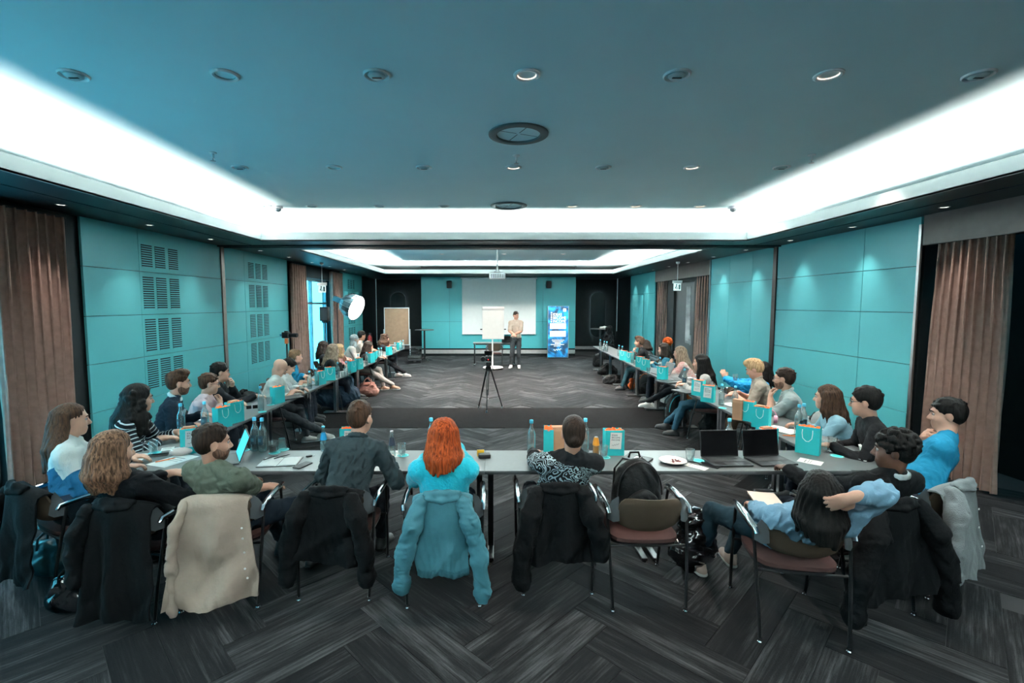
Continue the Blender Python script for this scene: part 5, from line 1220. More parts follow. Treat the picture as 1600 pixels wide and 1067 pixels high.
# high tables
def high_table(label, x, y, r):
    t = thing('bar_table', label, 'table', (x, y, 0), 0, 'black bar tables by the far wall')
    MB().lathe([(r-.01, 1.085), (r, 1.092), (r, 1.102), (r-.01, 1.11)], 32).build('tabletop', mat('dark_table_top', (.035, .034, .033), .35), t)
    MB().tube([(0, 0, .05), (0, 0, 1.09)], .032, 12).build('column', BLACKM, t)
    for a in range(4): MB().tube([(0, 0, .10), (.16*math.cos(a*1.571+.6), .16*math.sin(a*1.571+.6), .045), (.30*math.cos(a*1.571+.6), .30*math.sin(a*1.571+.6), .014)], [.026, .02, .014], 8).build('foot', BLACKM, t)
    return t
hx = lambda px, y: (px-771.5)/745*y
high_table('black bar table left of the teal back wall', hx(663, 16.9), 16.9, .34); high_table('black bar table at the far right holding a white cloth', hx(938, 17.6), 17.6, .36)
t = thing('folded_cloth', 'crumpled white cloth on the far right bar table', 'cloth', (hx(942, 17.6), 17.6, 1.111)); X = Fld(.012); X.ell((0, 0, .03), (.13, .08, .05), None, .03).ell((.08, .02, .04), (.07, .06, .05), None, .03); X.disp = wrinkle(.012, 45, 2); X.half((0, 0, 1), .001); X.mesh('cloth', mat('white_cloth', (.5, .5, .48), .9), t)
t = thing('coat_rack', 'dark coats piled beside the far right bar table', 'coats', (hx(951, 17.3), 17.3, 0)); X = Fld(.02); X.chain([(0, 0, .02), (0, 0, .6), (.02, 0, 1.1)], [.18, .2, .12], .08); X.disp = wrinkle(.03, 18, 4); X.half((0, 0, 1), .001); X.mesh('coat_pile', BLKC, t)
# fire extinguisher, case
t = thing('fire_extinguisher', 'red fire extinguisher against the dark wall left of the pinboard', 'extinguisher', (hx(577.5, 17.5), 17.5, 0.0))
MB().lathe([(.075, .30), (.08, .31), (.08, .78), (.06, .84), (.028, .87), (.025, .90)], 18).build('cylinder', mat('red_paint', (.42, .012, .01), .3), t); MB().box((-.012, -.05, .90), (.012, .05, .93)).tube([(0, -.02, .90), (.09, -.03, .80), (.10, -.03, .45)], .012).build('valve', BLACKP, t); MB().lathe([(.0805, .5), (.0812, .5), (.0812, .62), (.0805, .62)], 18, cap=False).build('label', PAPER, t); MB().box((-.05, .06, .25), (.05, .09, .95)).lathe([(.085, 0), (.085, .02), (.03, .04), (.03, .30)], 14).build('bracket', BLACKM, t)
t = thing('flight_case', 'black equipment case with cables on the floor near the pinboard', 'case', (hx(647, 16.2), 16.2, 0), .2); MB().rbox((-.22, -.18, 0), (.22, .18, .26), .02).build('case_body', BLACKP, t); MB().box((-.225, -.185, .12), (.225, .185, .14)).build('edge_trim', STEEL, t, False)
MB().tube([Vector((.16*math.cos(q*.7), .14*math.sin(q*.7), .27+.01*q)) for q in range(26)], .013, 6).build('cable_coil', BLACKP, t); MB().box((-.05, -.19, .05), (.05, -.18, .10)).build('latch', CHROME, t, False)
# softbox lamp on its stand
lp0 = Vector((hx(558, 12.3), 12.3, 2+(475-481)/745*12.3)); dn = Vector((.88, -.28, -.36)).normalized()
t = thing('softbox_lamp', 'glowing round softbox lamp on a black stand', 'studio lamp', (lp0.x-.62, lp0.y+.35, 0)); off = Vector((.62, -.35, lp0.z)); Q = dn.to_track_quat('Z', 'Y').to_matrix().to_4x4(); Q.translation = off
MB().lathe([(.325, .0), (.33, -.10), (.30, -.25), (.21, -.38), (.09, -.46), (.06, -.47)], 16, Q, False).build('shade', mat('softbox_cloth', (.03, .06, .075), .35, coat=.3), t, ang=12)
m = MB()
for a in range(16): m.tube([Q @ Vector((r*math.cos(a*math.pi/8), r*math.sin(a*math.pi/8), z)) for r, z in ((.329, 0), (.334, -.10), (.304, -.25), (.214, -.383), (.092, -.463))], .005, 4)
m.build('rib', STEEL, t); MB().lathe([(.318, -.012), (.2, .012), (.001, .018)], 32, Q, False).build('diffuser', mat('softbox_glow', (1, .97, .94), .6, emit=9, ecol=(1, .95, .90)), t)
MB().box((-.06, -.06, -.72), (.06, .06, -.47), Q).build('lamp_head', mat('lamp_head_blue', (.04, .22, .33), .3), t, False)
e0 = Q @ Vector((0, 0, -.60)); MB().tube([e0, Vector((0, 0, e0.z-.12)), (0, 0, .75)], .014, 8).tube([(0, 0, .9), (0, 0, .55)], .02, 8).build('stand', BLACKM, t)
for a in range(3): MB().tube([(0, 0, .72), (.42*math.cos(a*2.09), .42*math.sin(a*2.09), .012)], .011, 6).build('leg', BLACKM, t)
light('SPOT', 'softbox_light', tuple(Vector(t.location)+off+dn*.04), 170, (1, .90, .82), tuple(dn.to_track_quat('-Z', 'Y').to_euler()), spot_size=2.4, spot_blend=.6, shadow_soft_size=.33)
# loudspeaker on a stand in front of the window
t = thing('loudspeaker_on_stand', 'black loudspeaker on a pole in front of the bright window', 'loudspeaker', (hx(508, 12.9), 12.9, 0))
MB().rbox((-.11, -.11, 1.55), (.11, .11, 1.93), .025).build('cabinet', BLACKP, t); MB().box((-.095, -.114, 1.58), (.095, -.11, 1.90)).build('grill', mat('speaker_grill', (.02, .02, .02), .8), t, False); MB().lathe([(.08, 1.50), (.09, 1.55)], 14).tube([(0, 0, .5), (0, 0, 1.52)], .018, 8).build('pole', BLACKM, t)
for a in range(3): MB().tube([(0, 0, .62), (.28*math.cos(a*2.09+.5), .28*math.sin(a*2.09+.5), .012)], .011, 6).build('leg', BLACKM, t)
# camera on a monopod behind the left row
y_ = 8.9; t = thing('camera_on_stand', 'black camera with a long lens on a stand by the left wall', 'camera', (hx(447, y_), y_, 0)); z_ = 2+(475-523)/745*y_
MB().tube([(0, 0, .3), (0, 0, z_-.16)], .016, 8).build('pole', BLACKM, t)
for a in range(3): MB().tube([(0, 0, .45), (.36*math.cos(a*2.09), .36*math.sin(a*2.09), .012)], .011, 6).build('leg', BLACKM, t)
MB().box((-.025, -.03, z_-.16), (.025, .03, z_-.06)).build('tripod_head', mat('orange_plastic', (.55, .10, .02), .4), t, False)
Mc = Tm(0, 0, z_) @ R3('Z', -.15); MB().rbox((-.075, -.05, -.055), (.065, .05, .055), .02, Mc).rbox((-.03, -.03, .05), (.03, .03, .08), .01, Mc).build('camera_body', BLACKP, t); MB().lathe([(.036, .06), (.036, .10), (.034, .12), (.040, .15), (.040, .215), (.034, .22)], 16, Mc @ R3('Y', math.pi/2)).build('lens', BLACKP, t); MB().box((-.13, -.01, -.02), (-.075, .01, .02), Mc).build('screen_arm', mat('lamp_head_blue', (.04, .22, .33), .3), t, False)
# tripod with video camera in the middle
a0 = at(755, 638, 0); t = thing('video_tripod', 'black video camera on a tripod in the middle of the room', 'camera tripod', (hx(763, 8.95), 8.95, 0)); 
for q in ((-.19, .12), (.27, .12), (-.03, -.27)):
    top = Vector((q[0]*.13, q[1]*.13, .80)); ft = Vector((q[0], q[1], .02)); dd = ft-top; sd = dd.cross(Vector((0, 0, 1))).normalized()*.016
    lg = MB().tube([top+sd, top+sd+dd*.62], .009, 6).tube([top-sd, top-sd+dd*.62], .009, 6).tube([top+dd*.5, ft], .011, 8).build('leg', BLACKM, t); MB().lathe([(.018, 0), (.02, .02), (.012, .05)], 10, Tm(ft.x, ft.y, 0)).build('foot', STEEL, lg)
    MB().tube([top+dd*.72, Vector((0, 0, .22))], .006, 5).build('spreader', BLACKM, t)
MB().lathe([(.04, .74), (.055, .78), (.055, .82), (.035, .84)], 16).build('bowl', BLACKM, t); MB().rbox((-.045, -.06, .84), (.045, .06, .92), .015).tube([(.04, .02, .88), (.10, -.16, .78)], .008).build('fluid_head', BLACKM, t)
MB().rbox((-.055, -.06, .93), (.055, .07, 1.03), .02).build('camera_body', BLACKP, t); MB().lathe([(.035, .06), (.035, .17), (.04, .18)], 14, Tm(0, 0, .98) @ R3('X', -math.pi/2)).build('lens', BLACKP, t); MB().lathe([(.045, -.02), (.045, .03)], 14, Tm(-.10, .02, .97) @ R3('X', math.pi/2)).build('handle_knob', BLACKP, t)
Mm = Tm(0, -.02, 1.09) @ R3('X', -.9); m_ = MB().rbox((-.075, -.05, -.01), (.075, .05, .01), .008, Mm).build('monitor', BLACKP, t); MB().box((-.066, -.042, .0101), (.066, .042, .0108), Mm).build('monitor_screen', mat('monitor_glow', (.10, .3, .4), .3, emit=.5, var=.6, scale=25), m_, False); MB().box((-.01, -.01, 1.03), (.01, .01, 1.08)).build('monitor_arm', BLACKM, t, False); MB().box((-.008, -.063, .96), (.008, -.059, .975)).build('record_lamp', mat('red_led', (.6, .02, .02), .4, emit=1.5), t, False)
# hanging escape-route signs
for x, y, z1, lab in ((hx(505, 12.2), 12.2, 2.42, 'left near the bright window'), (hx(1056.5, 11.9), 11.9, 2.46, 'right near the dark door')):
    t = thing('exit_sign', 'small white escape-route sign hanging on a rod, ' + lab, 'sign', (x, y, z1), 0, 'hanging escape-route signs')
    MB().tube([(0, 0, .12), (0, 0, ZS-z1)], .008, 6).build('rod', WHITEP, t); MB().lathe([(.05, ZS-z1), (.04, ZS-z1-.05), (.015, ZS-z1-.06)], 14).build('ceiling_rose', WHITEP, t); MB().box((-.11, -.035, .06), (.11, .035, .13)).build('lamp_housing', WHITEP, t, False)
    MB().box((-.09, -.008, -.12), (.09, .008, .06)).build('sign_plate', mat('sign_white', (.7, .85, .85), .5, emit=.35), t, False)
    gk = mat('sign_dark', (.02, .12, .12), .5); m = MB().lathe([(.015, -.001), (.015, .001)], 12, Tm(-.02, -.0095, .03) @ R3('X', math.pi/2))
    m.box((-.035, -.0105, -.03), (-.012, -.0085, .018)).box((-.055, -.0105, -.07), (-.03, -.0085, -.025)).box((-.015, -.0105, -.09), (.002, -.0085, -.03)).box((.03, -.0105, -.09), (.07, -.0085, .03)); m.build('running_figure', gk, t, False)
# ------------------------------------------------------------------ things on the tables
ZT = .7403
def P_(px, py, dz=0): v = at(px, py, ZT); return (v.x, v.y, ZT+dz)
GB = 'turquoise gift bags'
LBL = 'turquoise gift bag '
for px, py, rz, kind, lab, sc in (
    (958, 709, .05, 'c', 'with a lettered card, front row right of the ornamental print', 1), (857, 706, 1.45, 't', 'seen edge-on beside a kraft box in the front row', 1), (548, 706, .1, 'c', 'half hidden behind the charcoal shirt', 1), (300, 706, .55, 'kc', 'with kraft packet and card at the left corner', 1.0),
    (1197, 707, .3, 'kc', 'standing behind the right black laptop', 1), (1262, 707, -.75, 'h', 'with white rope handle nearest the right corner', 1.08), (1166, 656, -.85, 'h', 'with orange tissue before the beige shirt', 1), (1189, 667, -.85, 'hk', 'with kraft packet before the grey polo shirt', 1),
    (1091, 617, -.9, 'c', 'with a tilted card, farther of the pair mid right row', 1), (1106, 627, -.7, 'c', 'with a tilted card, nearer of the pair mid right row', 1), (1035, 592, -.9, 'h', 'beside the grey laptop in the right row', 1), (1000, 573, -.9, 'h', 'third from the far end of the right row', 1), (1008, 578, -.9, 'hk', 'fourth from the far end of the right row', 1), (974, 562, -.9, 'h', 'farthest in the right row', 1), (984, 565, -.9, 'h', 'second from the far end of the right row', 1),
    (348, 667, 1.2, 'h', 'nearest in the left row with the rope in front', 1), (367, 659, 1.2, 'hk', 'second in the left row, with a kraft packet', 1.05), (434, 629, 1.2, 't', 'standing before the bent white T-shirt', 1), (501, 600, 1.2, 'h', 'behind two bottles in the middle of the left row', 1), (516, 594, .35, 'h', 'with a rope handle before the raised hand', 1.05), (550, 581, 1.2, 'h', 'before the leaning person in black, nearer one', 1), (561, 576, 1.2, 'hk', 'before the leaning person in black, farther one', 1), (580, 566, 1.2, 't', 'left of a small yellow drink in the left row', 1), (588, 562, 1.2, 'hk', 'right of a small yellow drink in the left row', 1), (608, 554, 1.2, 't', 'before the black blouse', 1), (624, 546, 1.2, 'k', 'farthest in the left row, with a kraft packet', 1)):
    place('bag_'+kind, mk_bag('c' in kind, 'h' in kind, True, 'k' in kind), LBL+lab, P_(px, py), rz, GB, (sc, sc, sc))
KB = 'kraft gift boxes'
for px, py, rz, lab in ((871, 706, .1, 'tall kraft box beside the edge-on gift bag in the front row'), (1153, 655, -.85, 'tall kraft box left of the gift bag before the beige shirt')):
    place('kraft_box', mk_box, lab, P_(px, py), rz, KB)
WBG = 'glass water bottles'; WB = 'glass water bottle '
BB = [(399, 704, 0, 'left of the pair before the open notebook'), (411, 705, 0, 'right of the pair before the open notebook'), (674, 705, 0, 'behind the turquoise jumper'), (830, 709, 1, 'tall beside the edge-on gift bag'), (914, 706, 1, 'behind the ornamental print'), (1138, 706, 0, 'on the front row behind the left black laptop'),
      (284, 676, 0, 'behind the left corner gift bag'), (321, 672, 0, 'left of the nearest left row gift bag'), (408, 641, 1, 'beside a tumbler in the near left row'), (484, 607, 1, 'in the middle of the left row, nearer of two'), (495, 602, 1, 'in the middle of the left row, farther of two'), (528, 590, 0, 'before the raised hand'), (541, 588, 1, 'left of the two bags before the leaning person'),
      (560, 574, 1, 'behind the bags before the leaning person'), (573, 570, 1, 'beside the left row bag pair'), (592, 562, 1, 'left of the bag before the black blouse'), (596, 561, 1, 'close to the bag before the black blouse'), (617, 551, 1, 'second from the far left end'), (626, 547, 1, 'last at the far left end'), (630, 546, 1, 'at the very end of the left row'),
      (1247, 678, 0, 'with dark label before the light denim shirt'), (1254, 676, 0, 'with bright cap before the light denim shirt'), (1127, 633, 1, 'before the beige shirt, nearer row edge'), (1148, 637, 1, 'before the beige shirt, nearer the person'), (1069, 603, 0, 'large beside the dark closed laptop'), (1031, 580, 1, 'behind the bag beside the grey laptop'), (988, 567, 1, 'beside the second far right bag'), (967, 556, 1, 'before the far black jumper, left'), (972, 558, 1, 'before the far black jumper, right'), (938, 545, 1, 'farthest on the right row'), (944, 548, 1, 'second farthest on the right row'), (948, 549, 1, 'third farthest on the right row')]
for px, py, k_, lab in BB:
    place(('bottle', 'bottle_full')[k_], mk_bottle((.12, .075)[k_], None, CAPB, k_ == 0), WB+lab, P_(px, py), random.uniform(-.5, .5), WBG, (1.03, 1.03, 1.08) if py > 640 else None)
# small drinks
def soft(labelm, liquid, capm, h=.21):
    def f():
        t = thing('soft_drink_bottle', '', 'bottle')
        MB().lathe([(.001, .002), (.026, .0), (.028, .01), (.028, .10), (.024, .125), (.014, .17), (.0125, h), (.0115, h), (.012, .17), (.022, .124), (.0262, .1), (.026, .012), (.001, .008)], 16, cap=False).build('glass_body', GLASS, t)
        if liquid: MB().lathe([(.001, .009), (.0255, .012), (.0258, .095), (.001, .095)], 14, cap=False).build('drink', liquid, t)
        MB().lathe([(.0285, .10), (.0288, .10), (.0250, .128), (.0165, .165), (.0160, .165)], 16, cap=False).build('label', labelm, t); MB().lathe([(.014, h-.004), (.0145, h+.008), (.001, h+.01)], 12).build('cap', capm, t); return t
    return f
ORJ = mat('orange_juice', (.70, .26, .01), .4); COLA = mat('cola', (.012, .004, .002), .05)
place('sd1', soft(mat('blue_drink_label', (.01, .25, .50), .4), WATER, CAPB), 'small soft drink bottle with a bright blue label left of the charcoal shirt', P_(506, 704), 0, 'small drink bottles')
place('sd2', soft(mat('dark_drink_label', (.015, .016, .03), .4), None, STEEL), 'small empty bottle with a dark label right of the charcoal shirt', P_(613, 713), 0, 'small drink bottles')
place('sd3', soft(mat('clear_label', (.75, .30, .03), .3), ORJ, mat('white_cap', (.7, .7, .68), .4), .16), 'small orange juice bottle right of the ornamental print', P_(931, 713), 0, 'small drink bottles')
place('sd4', soft(mat('yellow_label', (.75, .45, .03), .4), ORJ, mat('white_cap', (.7, .7, .68), .4), .16), 'small yellow drink bottle between two bags in the left row', P_(584, 564), 0, 'small drink bottles')
TG = 'tumblers'
def tum(k_, lab, px, py, coaster=True):
    mk = dict(w=mk_tumbler(.045), e=mk_tumbler(), d=mk_tumbler(down=True), c=mk_tumbler(.06, COLA))[k_]
    place('tumbler_'+k_, mk, lab, P_(px, py, .0035 if coaster else 0), 0, TG)
    if coaster: place('coaster', mk_coaster, 'turquoise paper coaster under the '+lab, P_(px+2, py), 0, 'turquoise coasters')
tum('d', 'upturned tumbler left of the bottle pair', 379, 703); tum('d', 'upturned tumbler right of the bottle pair', 441, 702); tum('c', 'tumbler of dark cola', 427, 707); tum('w', 'tumbler of water right of the charcoal shirt', 628, 711); tum('w', 'tumbler beside the orange juice bottle', 943, 714)
tum('w', 'tumbler behind the white plate', 1078, 720, False); tum('w', 'tumbler at the left corner near the paper sheets', 240, 707); tum('e', 'pair tumbler by the right corner bag, left one', 1288, 705, False); tum('e', 'pair tumbler by the right corner bag, right one', 1300, 700)
tum('e', 'tumbler beside the near left row bottle', 421, 632); tum('c', 'tumbler with an amber drink before the white T-shirts', 472, 613, False)
for px, py, lab in ((536, 589, 'before the raised hand'), (545, 587, 'nearer bag pair of the left row'), (567, 573, 'farther bag pair of the left row'), (571, 571, 'beside the far bag pair of the left row'), (613, 552, 'before the black blouse'), (992, 570, 'by the far right bag pair'), (1013, 582, 'by the bag pair of the right row'), (980, 562, 'at the far black jumper'), (941, 547, 'at the far end of the right row')):
    tum('e', 'small empty tumbler '+lab, px, py, False)
for px, py, lab in ((1091, 719, 'lying free behind the white plate'), (1129, 637, 'under the bottle before the beige shirt'), (410, 643, 'under the bottle in the near left row'), (1308, 712, 'beside the right corner tumblers')):
    place('coaster', mk_coaster, 'turquoise paper coaster '+lab, P_(px, py), .3, 'turquoise coasters')
# laptops
v = P_(1128, 735); place('laptop_b', mk_laptop(100), 'open black laptop in the front row, left of two', (1.86, 3.72, ZT), .05, 'black laptops in the front row')
place('laptop_b', mk_laptop(100), 'open black laptop in the front row, right of two', (2.22, 3.74, ZT), .12, 'black laptops in the front row')
place('laptop_t', mk_laptop(112, BLACKP, mat('lit_screen', (.05, .45, .60), .2, emit=.7, var=.3, scale=4)), 'open laptop with a bright blue screen before the olive T-shirt', (-2.18, 3.74, ZT), -1.0)
place('laptop_g', mk_laptop(115, mat('laptop_grey', (.16, .165, .17), .35, .6)), 'open grey laptop before the patterned blouse', (row_pt(1, 8.55, .17), 8.55, ZT), -1.45, 'grey laptops in the right row')
place('laptop_g', mk_laptop(112, MATS['laptop_grey']), 'open dark grey laptop behind the middle right bag', (row_pt(1, 7.95, .20), 7.95, ZT), -1.7, 'grey laptops in the right row')
for px, py, rz, lab in ((1070, 612, -1.2, 'closed black laptop beside the large bottle, nearer one'), (1042, 597, -1.2, 'closed black laptop beside the grey laptops'), (452, 622, .9, 'closed dark laptop before the bent white T-shirt')):
    place('laptop_c', mk_closed_laptop(), lab, P_(px, py), rz, 'closed laptops')
# notebooks, papers, pens, phones
place('nb_open', mk_notebook(opened=True), 'open notebook with white pages in the front row', P_(438, 722), .12, 'open notebooks'); place('pen', mk_pen(), 'black pen lying on the left page of the open notebook', P_(424, 718, .016), -.5, 'pens'); place('pen', mk_pen(), 'black pen lying in the fold of the open notebook', P_(441, 716, .014), -.6, 'pens')
place('nb_open', None, 'open notebook before the grey polo shirt', P_(1222, 672), -1.1, 'open notebooks'); place('nb_open', None, 'open notebook before the beige shirt', (row_pt(1, 5.85, .24), 5.85, ZT), -1.3, 'open notebooks'); place('nb_open', None, 'open notebook before the badged black jumper', P_(1335, 711), -1.2, 'open notebooks'); place('nb_open', None, 'open notebook before the bent white T-shirt', P_(450, 617), 1.1, 'open notebooks'); place('nb_open', None, 'open notebook before the blue jacket', P_(474, 602), 1.2, 'open notebooks')
place('nb', mk_notebook(), 'closed black notebook with a pale label right of the lettered bag', P_(996, 717), .9, 'closed notebooks'); MB().box((-.03, -.02, .0145), (.03, .02, .0152)).build('paper_label', PAPER, PROTO['nb'], False)
place('phone', mk_phone, 'black phone right of the open notebook', P_(473, 727), -.35, 'phones'); place('phone', None, 'black phone left of the black laptops', P_(1109, 727), .75, 'phones'); place('phone', None, 'black phone under the tumbler at the left corner', P_(247, 711), -1.2, 'phones')
place('pen', None, 'black pen between the plate and the phone', P_(1088, 723), .9, 'pens'); place('pen_o', mk_pen(mat('orange_pen', (.8, .16, .02), .4)), 'orange pen on the papers at the left corner', P_(259, 720, .006), -.7, 'orange pens'); place('pen_o', None, 'orange pen before the light denim shirt', P_(1235, 681), 1.3, 'orange pens')
place('pen', None, 'black pen on the notebook before the badged black jumper', P_(1333, 708, .016), 1.2, 'pens')
place('sheet', mk_sheet(), 'white printed sheet at the left corner under the orange pen', P_(271, 719), -.35, 'loose sheets'); place('sheet', None, 'white spiral pad sheet behind the black top', P_(217, 714), .2, 'loose sheets', (.6, .7, 1)); place('sheet', None, 'white note before the left corner bag', P_(262, 701), .5, 'loose sheets', (.45, .35, 1)); place('sheet', None, 'white card right of the black laptops', P_(1266, 721), .8, 'loose sheets', (.6, .55, 1)); place('sheet', None, 'white napkin under the empty small bottle', P_(614, 709), .2, 'loose sheets', (.7, .6, 1)); place('sheet', None, 'turquoise-printed slip beside the plate', P_(1081, 727), .7, 'loose sheets', (.35, .8, 1))
t = thing('sunglasses_case', 'pale rounded case with a cord at the left corner', 'case', P_(283, 711), .3); X = Fld(.006); X.ell((0, 0, .032), (.085, .045, .034), None, .02); X.half((0, 0, 1), .001); X.mesh('shell', mat('pale_pink_case', (.55, .45, .42), .6), t); MB().tube([Vector((.05*math.cos(q*.5)-.02, .03*math.sin(q*.5), .066-.002*q)) for q in range(10)], .004, 6).build('cord', ROPE, t)
t = thing('plate', 'white plate with crumbs right of the black notebook', 'plate', P_(1051, 722)); MB().lathe([(.001, .004), (.07, .004), (.075, .006), (.105, .020), (.106, .022), (.075, .010), (.001, .0085)], 36, cap=False).build('china', mat('white_china', (.8, .8, .78), .15, var=.01), t)
m = MB(); r_ = random.Random(5)
for _ in range(16): x, y = r_.gauss(.02, .02), r_.gauss(.0, .015); s_ = r_.uniform(.003, .008); m.box((x-s_, y-s_, .0085), (x+s_, y+s_, .0085+s_))
m.build('crumbs', mat('berry_crumbs', (.16, .02, .02), .6, var=.5, scale=90), t, False); MB().tube([(-.10, -.06, .022), (-.02, -.03, .018), (.06, .02, .014)], .003, 6).build('fork', CHROME, t)
t = thing('headphones', 'pink headphones beside the bag before the grey polo shirt', 'headphones', P_(1203, 660), -.6)
for s in (-1, 1): MB().lathe([(.040, -.016), (.044, 0), (.036, .018), (.001, .02)], 18, Tm(s*.05, 0, .045) @ R3('Y', s*math.pi/2)).build('ear_cup', mat('pink_plastic', (.62, .30, .40), .4), t)
MB().tube([(.055*math.cos(a)*1.1, .02, .05+.085*math.sin(a)) for a in [math.pi*q/12 for q in range(13)]], .007, 8).build('headband', MATS['pink_plastic'], t)
t = thing('wallet', 'small black case and yellow packet right of the turquoise jumper', 'case', P_(757, 714), .1); MB().rbox((-.05, -.035, 0), (.05, .035, .032), .012).build('case_body', BLACKP, t); MB().box((-.058, .036, 0), (.0, .05, .05)).build('yellow_packet', mat('yellow_card', (.80, .45, .02), .5), t, False)
t = thing('car_key', 'small black key fob beside the open notebook', 'key', P_(483, 713), .6); MB().rbox((-.025, -.015, 0), (.025, .015, .012), .012).build('fob', BLACKP, t); MB().box((.02, -.006, .003), (.045, .006, .006)).build('key_blade', STEEL, t, False)
t = thing('sunglasses', 'black sunglasses lying in front of the black jumper, left row', 'sunglasses', P_(394, 638), .5)
for s in (-1, 1): MB().rbox((s*.034-.028, -.004, .0), (s*.034+.028, .004, .042), .003).build('lens', SCREENB, t); MB().tube([(s*.064, 0, .035), (s*.066, .06, .03), (s*.06, .12, .006)], .003, 6).build('temple', BLACKP, t)
b = at(1149, 592, .90); t = thing('tumbler', 'tumbler held up by the person in the shiny blue jacket', 'glass', (b.x, b.y, .88)); _g = mk_tumbler(.06)(); [setattr(ch, 'parent', t) for ch in list(_g.children)]; bpy.data.objects.remove(_g)
t = thing('plate', 'small plate with leftovers before the dusty pink shirt', 'plate', P_(520, 594)); MB().lathe([(.001, .004), (.06, .004), (.085, .016), (.086, .018), (.06, .008), (.001, .008)], 28, cap=False).build('china', MATS['white_china'], t); MB().rbox((-.03, -.02, .008), (.02, .02, .025), .01).build('leftovers', MATS['berry_crumbs'], t)
# notebook on the lap of the person in denim
kn = at(1183, 779, .60); t = thing('notebook', 'notebook with cream pages on the lap of the person in denim', 'notebook', (kn.x+.03, kn.y-.05, .605), -.25); MB().box((-.09, -.12, 0), (.09, .12, .004)).build('cover', BLACKP, t, False); MB().box((-.086, -.116, .004), (.086, .116, .018)).build('page_block', mat('cream_pages', (.62, .54, .46), .8, var=.02), t, False); MB().box((-.09, -.12, .018), (.09, .12, .020)).build('top_page', mat('cream_page', (.66, .58, .50), .8, var=.02), t, False)
# ------------------------------------------------------------------ bags on chairs and on the floor
NYL = CK('black_nylon', (.005, .0055, .006), .3, .6, 60); 
def backpack(label, loc, rz, sc=1, m=NYL, trim=None, tilt=0):
    t = thing('backpack', label, 'backpack', loc, rz); t.scale = (sc,)*3; t.rotation_euler = (tilt, 0, rz)
    X = Fld(.010); X.ell((0, 0, .20), (.165, .105, .24), None, .05); X.ell((0, .02, .12), (.155, .11, .14), None, .05); X.disp = wrinkle(.006, 30, 8); X.half((0, 0, 1), .004); X.mesh('main_pouch', m, t)
    X = Fld(.010); X.ell((0, -.105, .14), (.115, .045, .115), None, .02); X.disp = wrinkle(.004, 40, 9); X.half((0, 0, 1), .01); X.mesh('front_pocket', m, t)
    MB().tube([(.155*math.cos(a), -.055, .20+.225*math.sin(a)) for a in [math.pi*q/16 for q in range(17)]], .006, 6).build('zip', trim or BLACKP, t)
    for s in (-1, 1): MB().tube([(s*.07, .09, .40), (s*.10, .15, .32), (s*.12, .13, .12), (s*.13, .09, .05)], .016, 8, flat=.35).build('shoulder_strap', m, t)
    MB().tube([(-.04, .05, .425), (-.03, .05, .46), (.03, .05, .46), (.04, .05, .425)], .008, 6).build('carry_loop', m, t); return t
ch = Vector((ce[0], ce[1], 0)); backpack('black backpack standing on the seat of the empty chair', (ch.x+.0, ch.y+.05, .457), .1, 1.05)
def soft_bag(name, label, cat, loc, rz, r, m, strap=True, sc=(1, 1, 1), shiny=None, seed=1):
    t = thing(name, label, cat, loc, rz); X = Fld(.012); w, d, h_ = r
    X.cone((-w*.75, 0, h_*.35), (w*.75, 0, h_*.35), d*.95, None, .05); X.ell((0, 0, h_*.45), (w, d, h_*.5), None, .05); X.cone((-w*.6, 0, h_*.82), (w*.6, 0, h_*.82), d*.55, None, .05); X.disp = wrinkle(min(.010, d*.09), 34, seed); X.half((0, 0, 1), .003); X.mesh('bag_body', m, t)
    MB().tube([(-w*.7, 0, h_*.93), (0, 0, h_*.99), (w*.7, 0, h_*.93)], .005, 6).build('zip', STEEL, t)
    if strap:
        for s in (-1, 1): MB().tube([(-w*.45, s*d*.6, h_*.8), (-w*.38, s*d*.55, h_*1.12), (-w*.1, s*d*.6, h_*1.3), (w*.1, s*d*.6, h_*1.3), (w*.38, s*d*.55, h_*1.12), (w*.45, s*d*.6, h_*.8)], .009, 8).build('handle', m, t)
    return t
LEA = mat('black_patent_leather', (.008, .008, .009), .12, var=.05, bump=.5, bscale=14, coat=.6)
v = at(1092, 905, 0); soft_bag('holdall', 'shiny black bag standing on the floor right of the empty chair', 'bag', (v.x, v.y+.12, 0), .25, (.12, .11, .50), LEA, False, seed=3)
v = at(110, 956, 0); soft_bag('handbag', 'small black patent handbag on the floor at the left', 'handbag', (v.x, v.y+.03, 0), .2, (.125, .07, .23), LEA, True, seed=4)
v = at(72, 902, 0); soft_bag('tote_bag', 'petrol blue leather tote under the far left chair', 'handbag', (v.x+.02, v.y+.05, 0), .1, (.17, .08, .26), mat('petrol_leather', (.012, .05, .06), .35, bump=.2, bscale=30), True, seed=5)
v = at(575, 619, 0); soft_bag('tote_bag', 'dusty pink tote bag on the floor beyond the left row', 'handbag', (v.x, v.y, 0), .1, (.19, .10, .31), mat('dusty_pink_leather', (.30, .13, .10), .55, bump=.25, bscale=40), True, seed=6)
v = at(548, 618, 0); soft_bag('scarf_pile', 'pale patterned scarf heaped beside the pink tote', 'scarf', (v.x, v.y+.15, 0), .3, (.14, .11, .30), print_mat('scarf_print', (.10, .09, .08), (.38, .34, .30), 12), False, seed=7)
v = at(520, 645, 0); soft_bag('coat_bundle', 'dark navy coat spilling to the floor in the left row', 'coat', (v.x-.05, v.y+.5, 0), .3, (.30, .20, .62), mat('navy_coat', (.006, .020, .038), .9), False, seed=8)
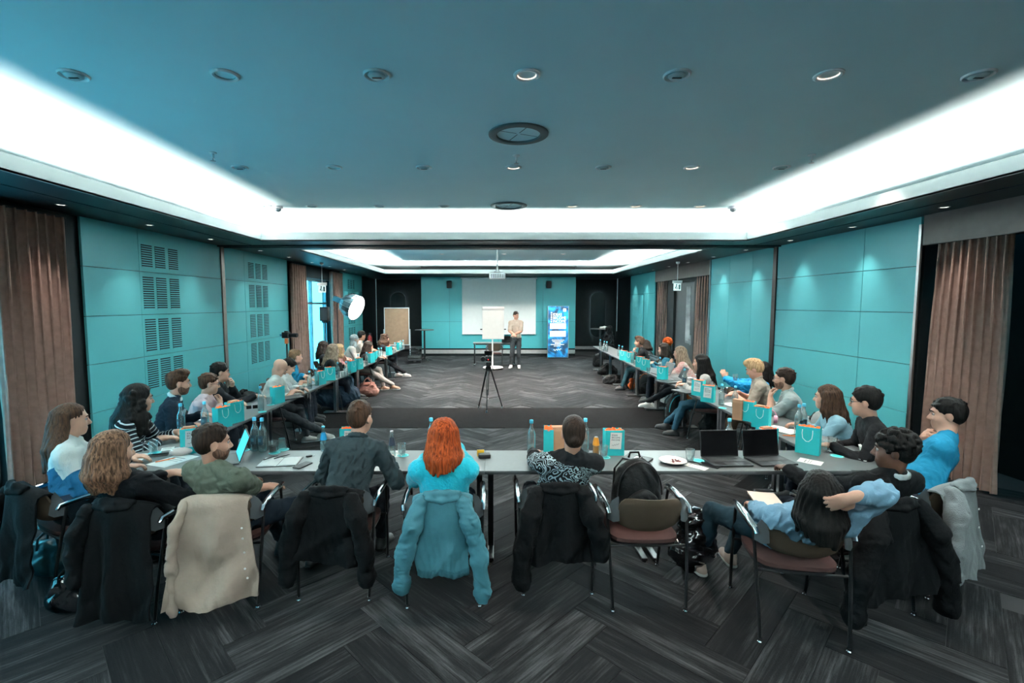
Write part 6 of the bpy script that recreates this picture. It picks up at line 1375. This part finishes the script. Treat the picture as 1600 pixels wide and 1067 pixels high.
v = at(1063, 668, 0); backpack('large black backpack with a turquoise edge on the floor, right row', (v.x+.02, v.y+.2, 0), .2, 1.2, NYL, mat('turquoise_piping', (.02, .35, .42), .5))
v = at(1112, 655, 0); soft_bag('pouch', 'orange pouch on the floor behind the large black backpack', 'bag', (v.x-.08, v.y+.9, .0), .3, (.10, .07, .40), mat('orange_nylon', (.55, .09, .01), .5), False, seed=9)
v = at(1012, 618, 0); backpack('dark backpack with orange straps under the right row', (v.x+.03, v.y+.2, 0), -.4, 1.1, NYL, mat('orange_piping', (.7, .12, .01), .5))
v = at(986, 608, 0); soft_bag('pouch', 'orange drawstring bag beside the dark backpack', 'bag', (v.x+.02, v.y, 0), .1, (.055, .06, .28), MATS['orange_nylon'], False, seed=10)
v = at(962, 599, 0); soft_bag('holdall', 'flat black bag lying on the floor at the right row', 'bag', (v.x, v.y+.05, 0), .1, (.24, .15, .17), NYL, True, seed=11)
v = at(950, 585, 0); soft_bag('holdall', 'black bag with straps on the floor, second from the far right', 'bag', (v.x, v.y+.05, 0), .1, (.20, .14, .24), NYL, True, seed=12)
v = at(935, 573, 0); backpack('black backpack standing under the far end of the right row', (v.x, v.y+.1, 0), .1, 1.0)
v = at(1150, 690, 0); soft_bag('holdall', 'black bag under the right row behind the black laptops', 'bag', (v.x-.1, v.y+.4, 0), .3, (.22, .14, .42), NYL, False, seed=13)
v = at(1046, 628, 0); t = thing('white_box', 'white open box on the floor behind the white shoes', 'box', (v.x, v.y, 0), .15); MB().box((-.15, -.10, 0), (.15, .10, .01)).box((-.15, -.10, 0), (-.145, .10, .27)).box((.145, -.10, 0), (.15, .10, .27)).box((-.15, -.10, 0), (.15, -.095, .27)).box((-.15, .095, 0), (.15, .10, .27)).build('carton', mat('white_carton', (.5, .52, .5), .7), t, False); MB().box((-.15, -.16, .262), (.15, -.10, .268)).build('flap', MATS['white_carton'], t, False)
t = thing('cable', 'thin black cable lying on the carpet from the table to the banner', 'cable', (0, 0, 0)); MB().tube([Vector((.2+.16*q, 15.4+.9*math.sin(q*.16)+.05*math.sin(q*.9), .005)) for q in range(17)], .006, 6).build('cord', BLACKP, t)
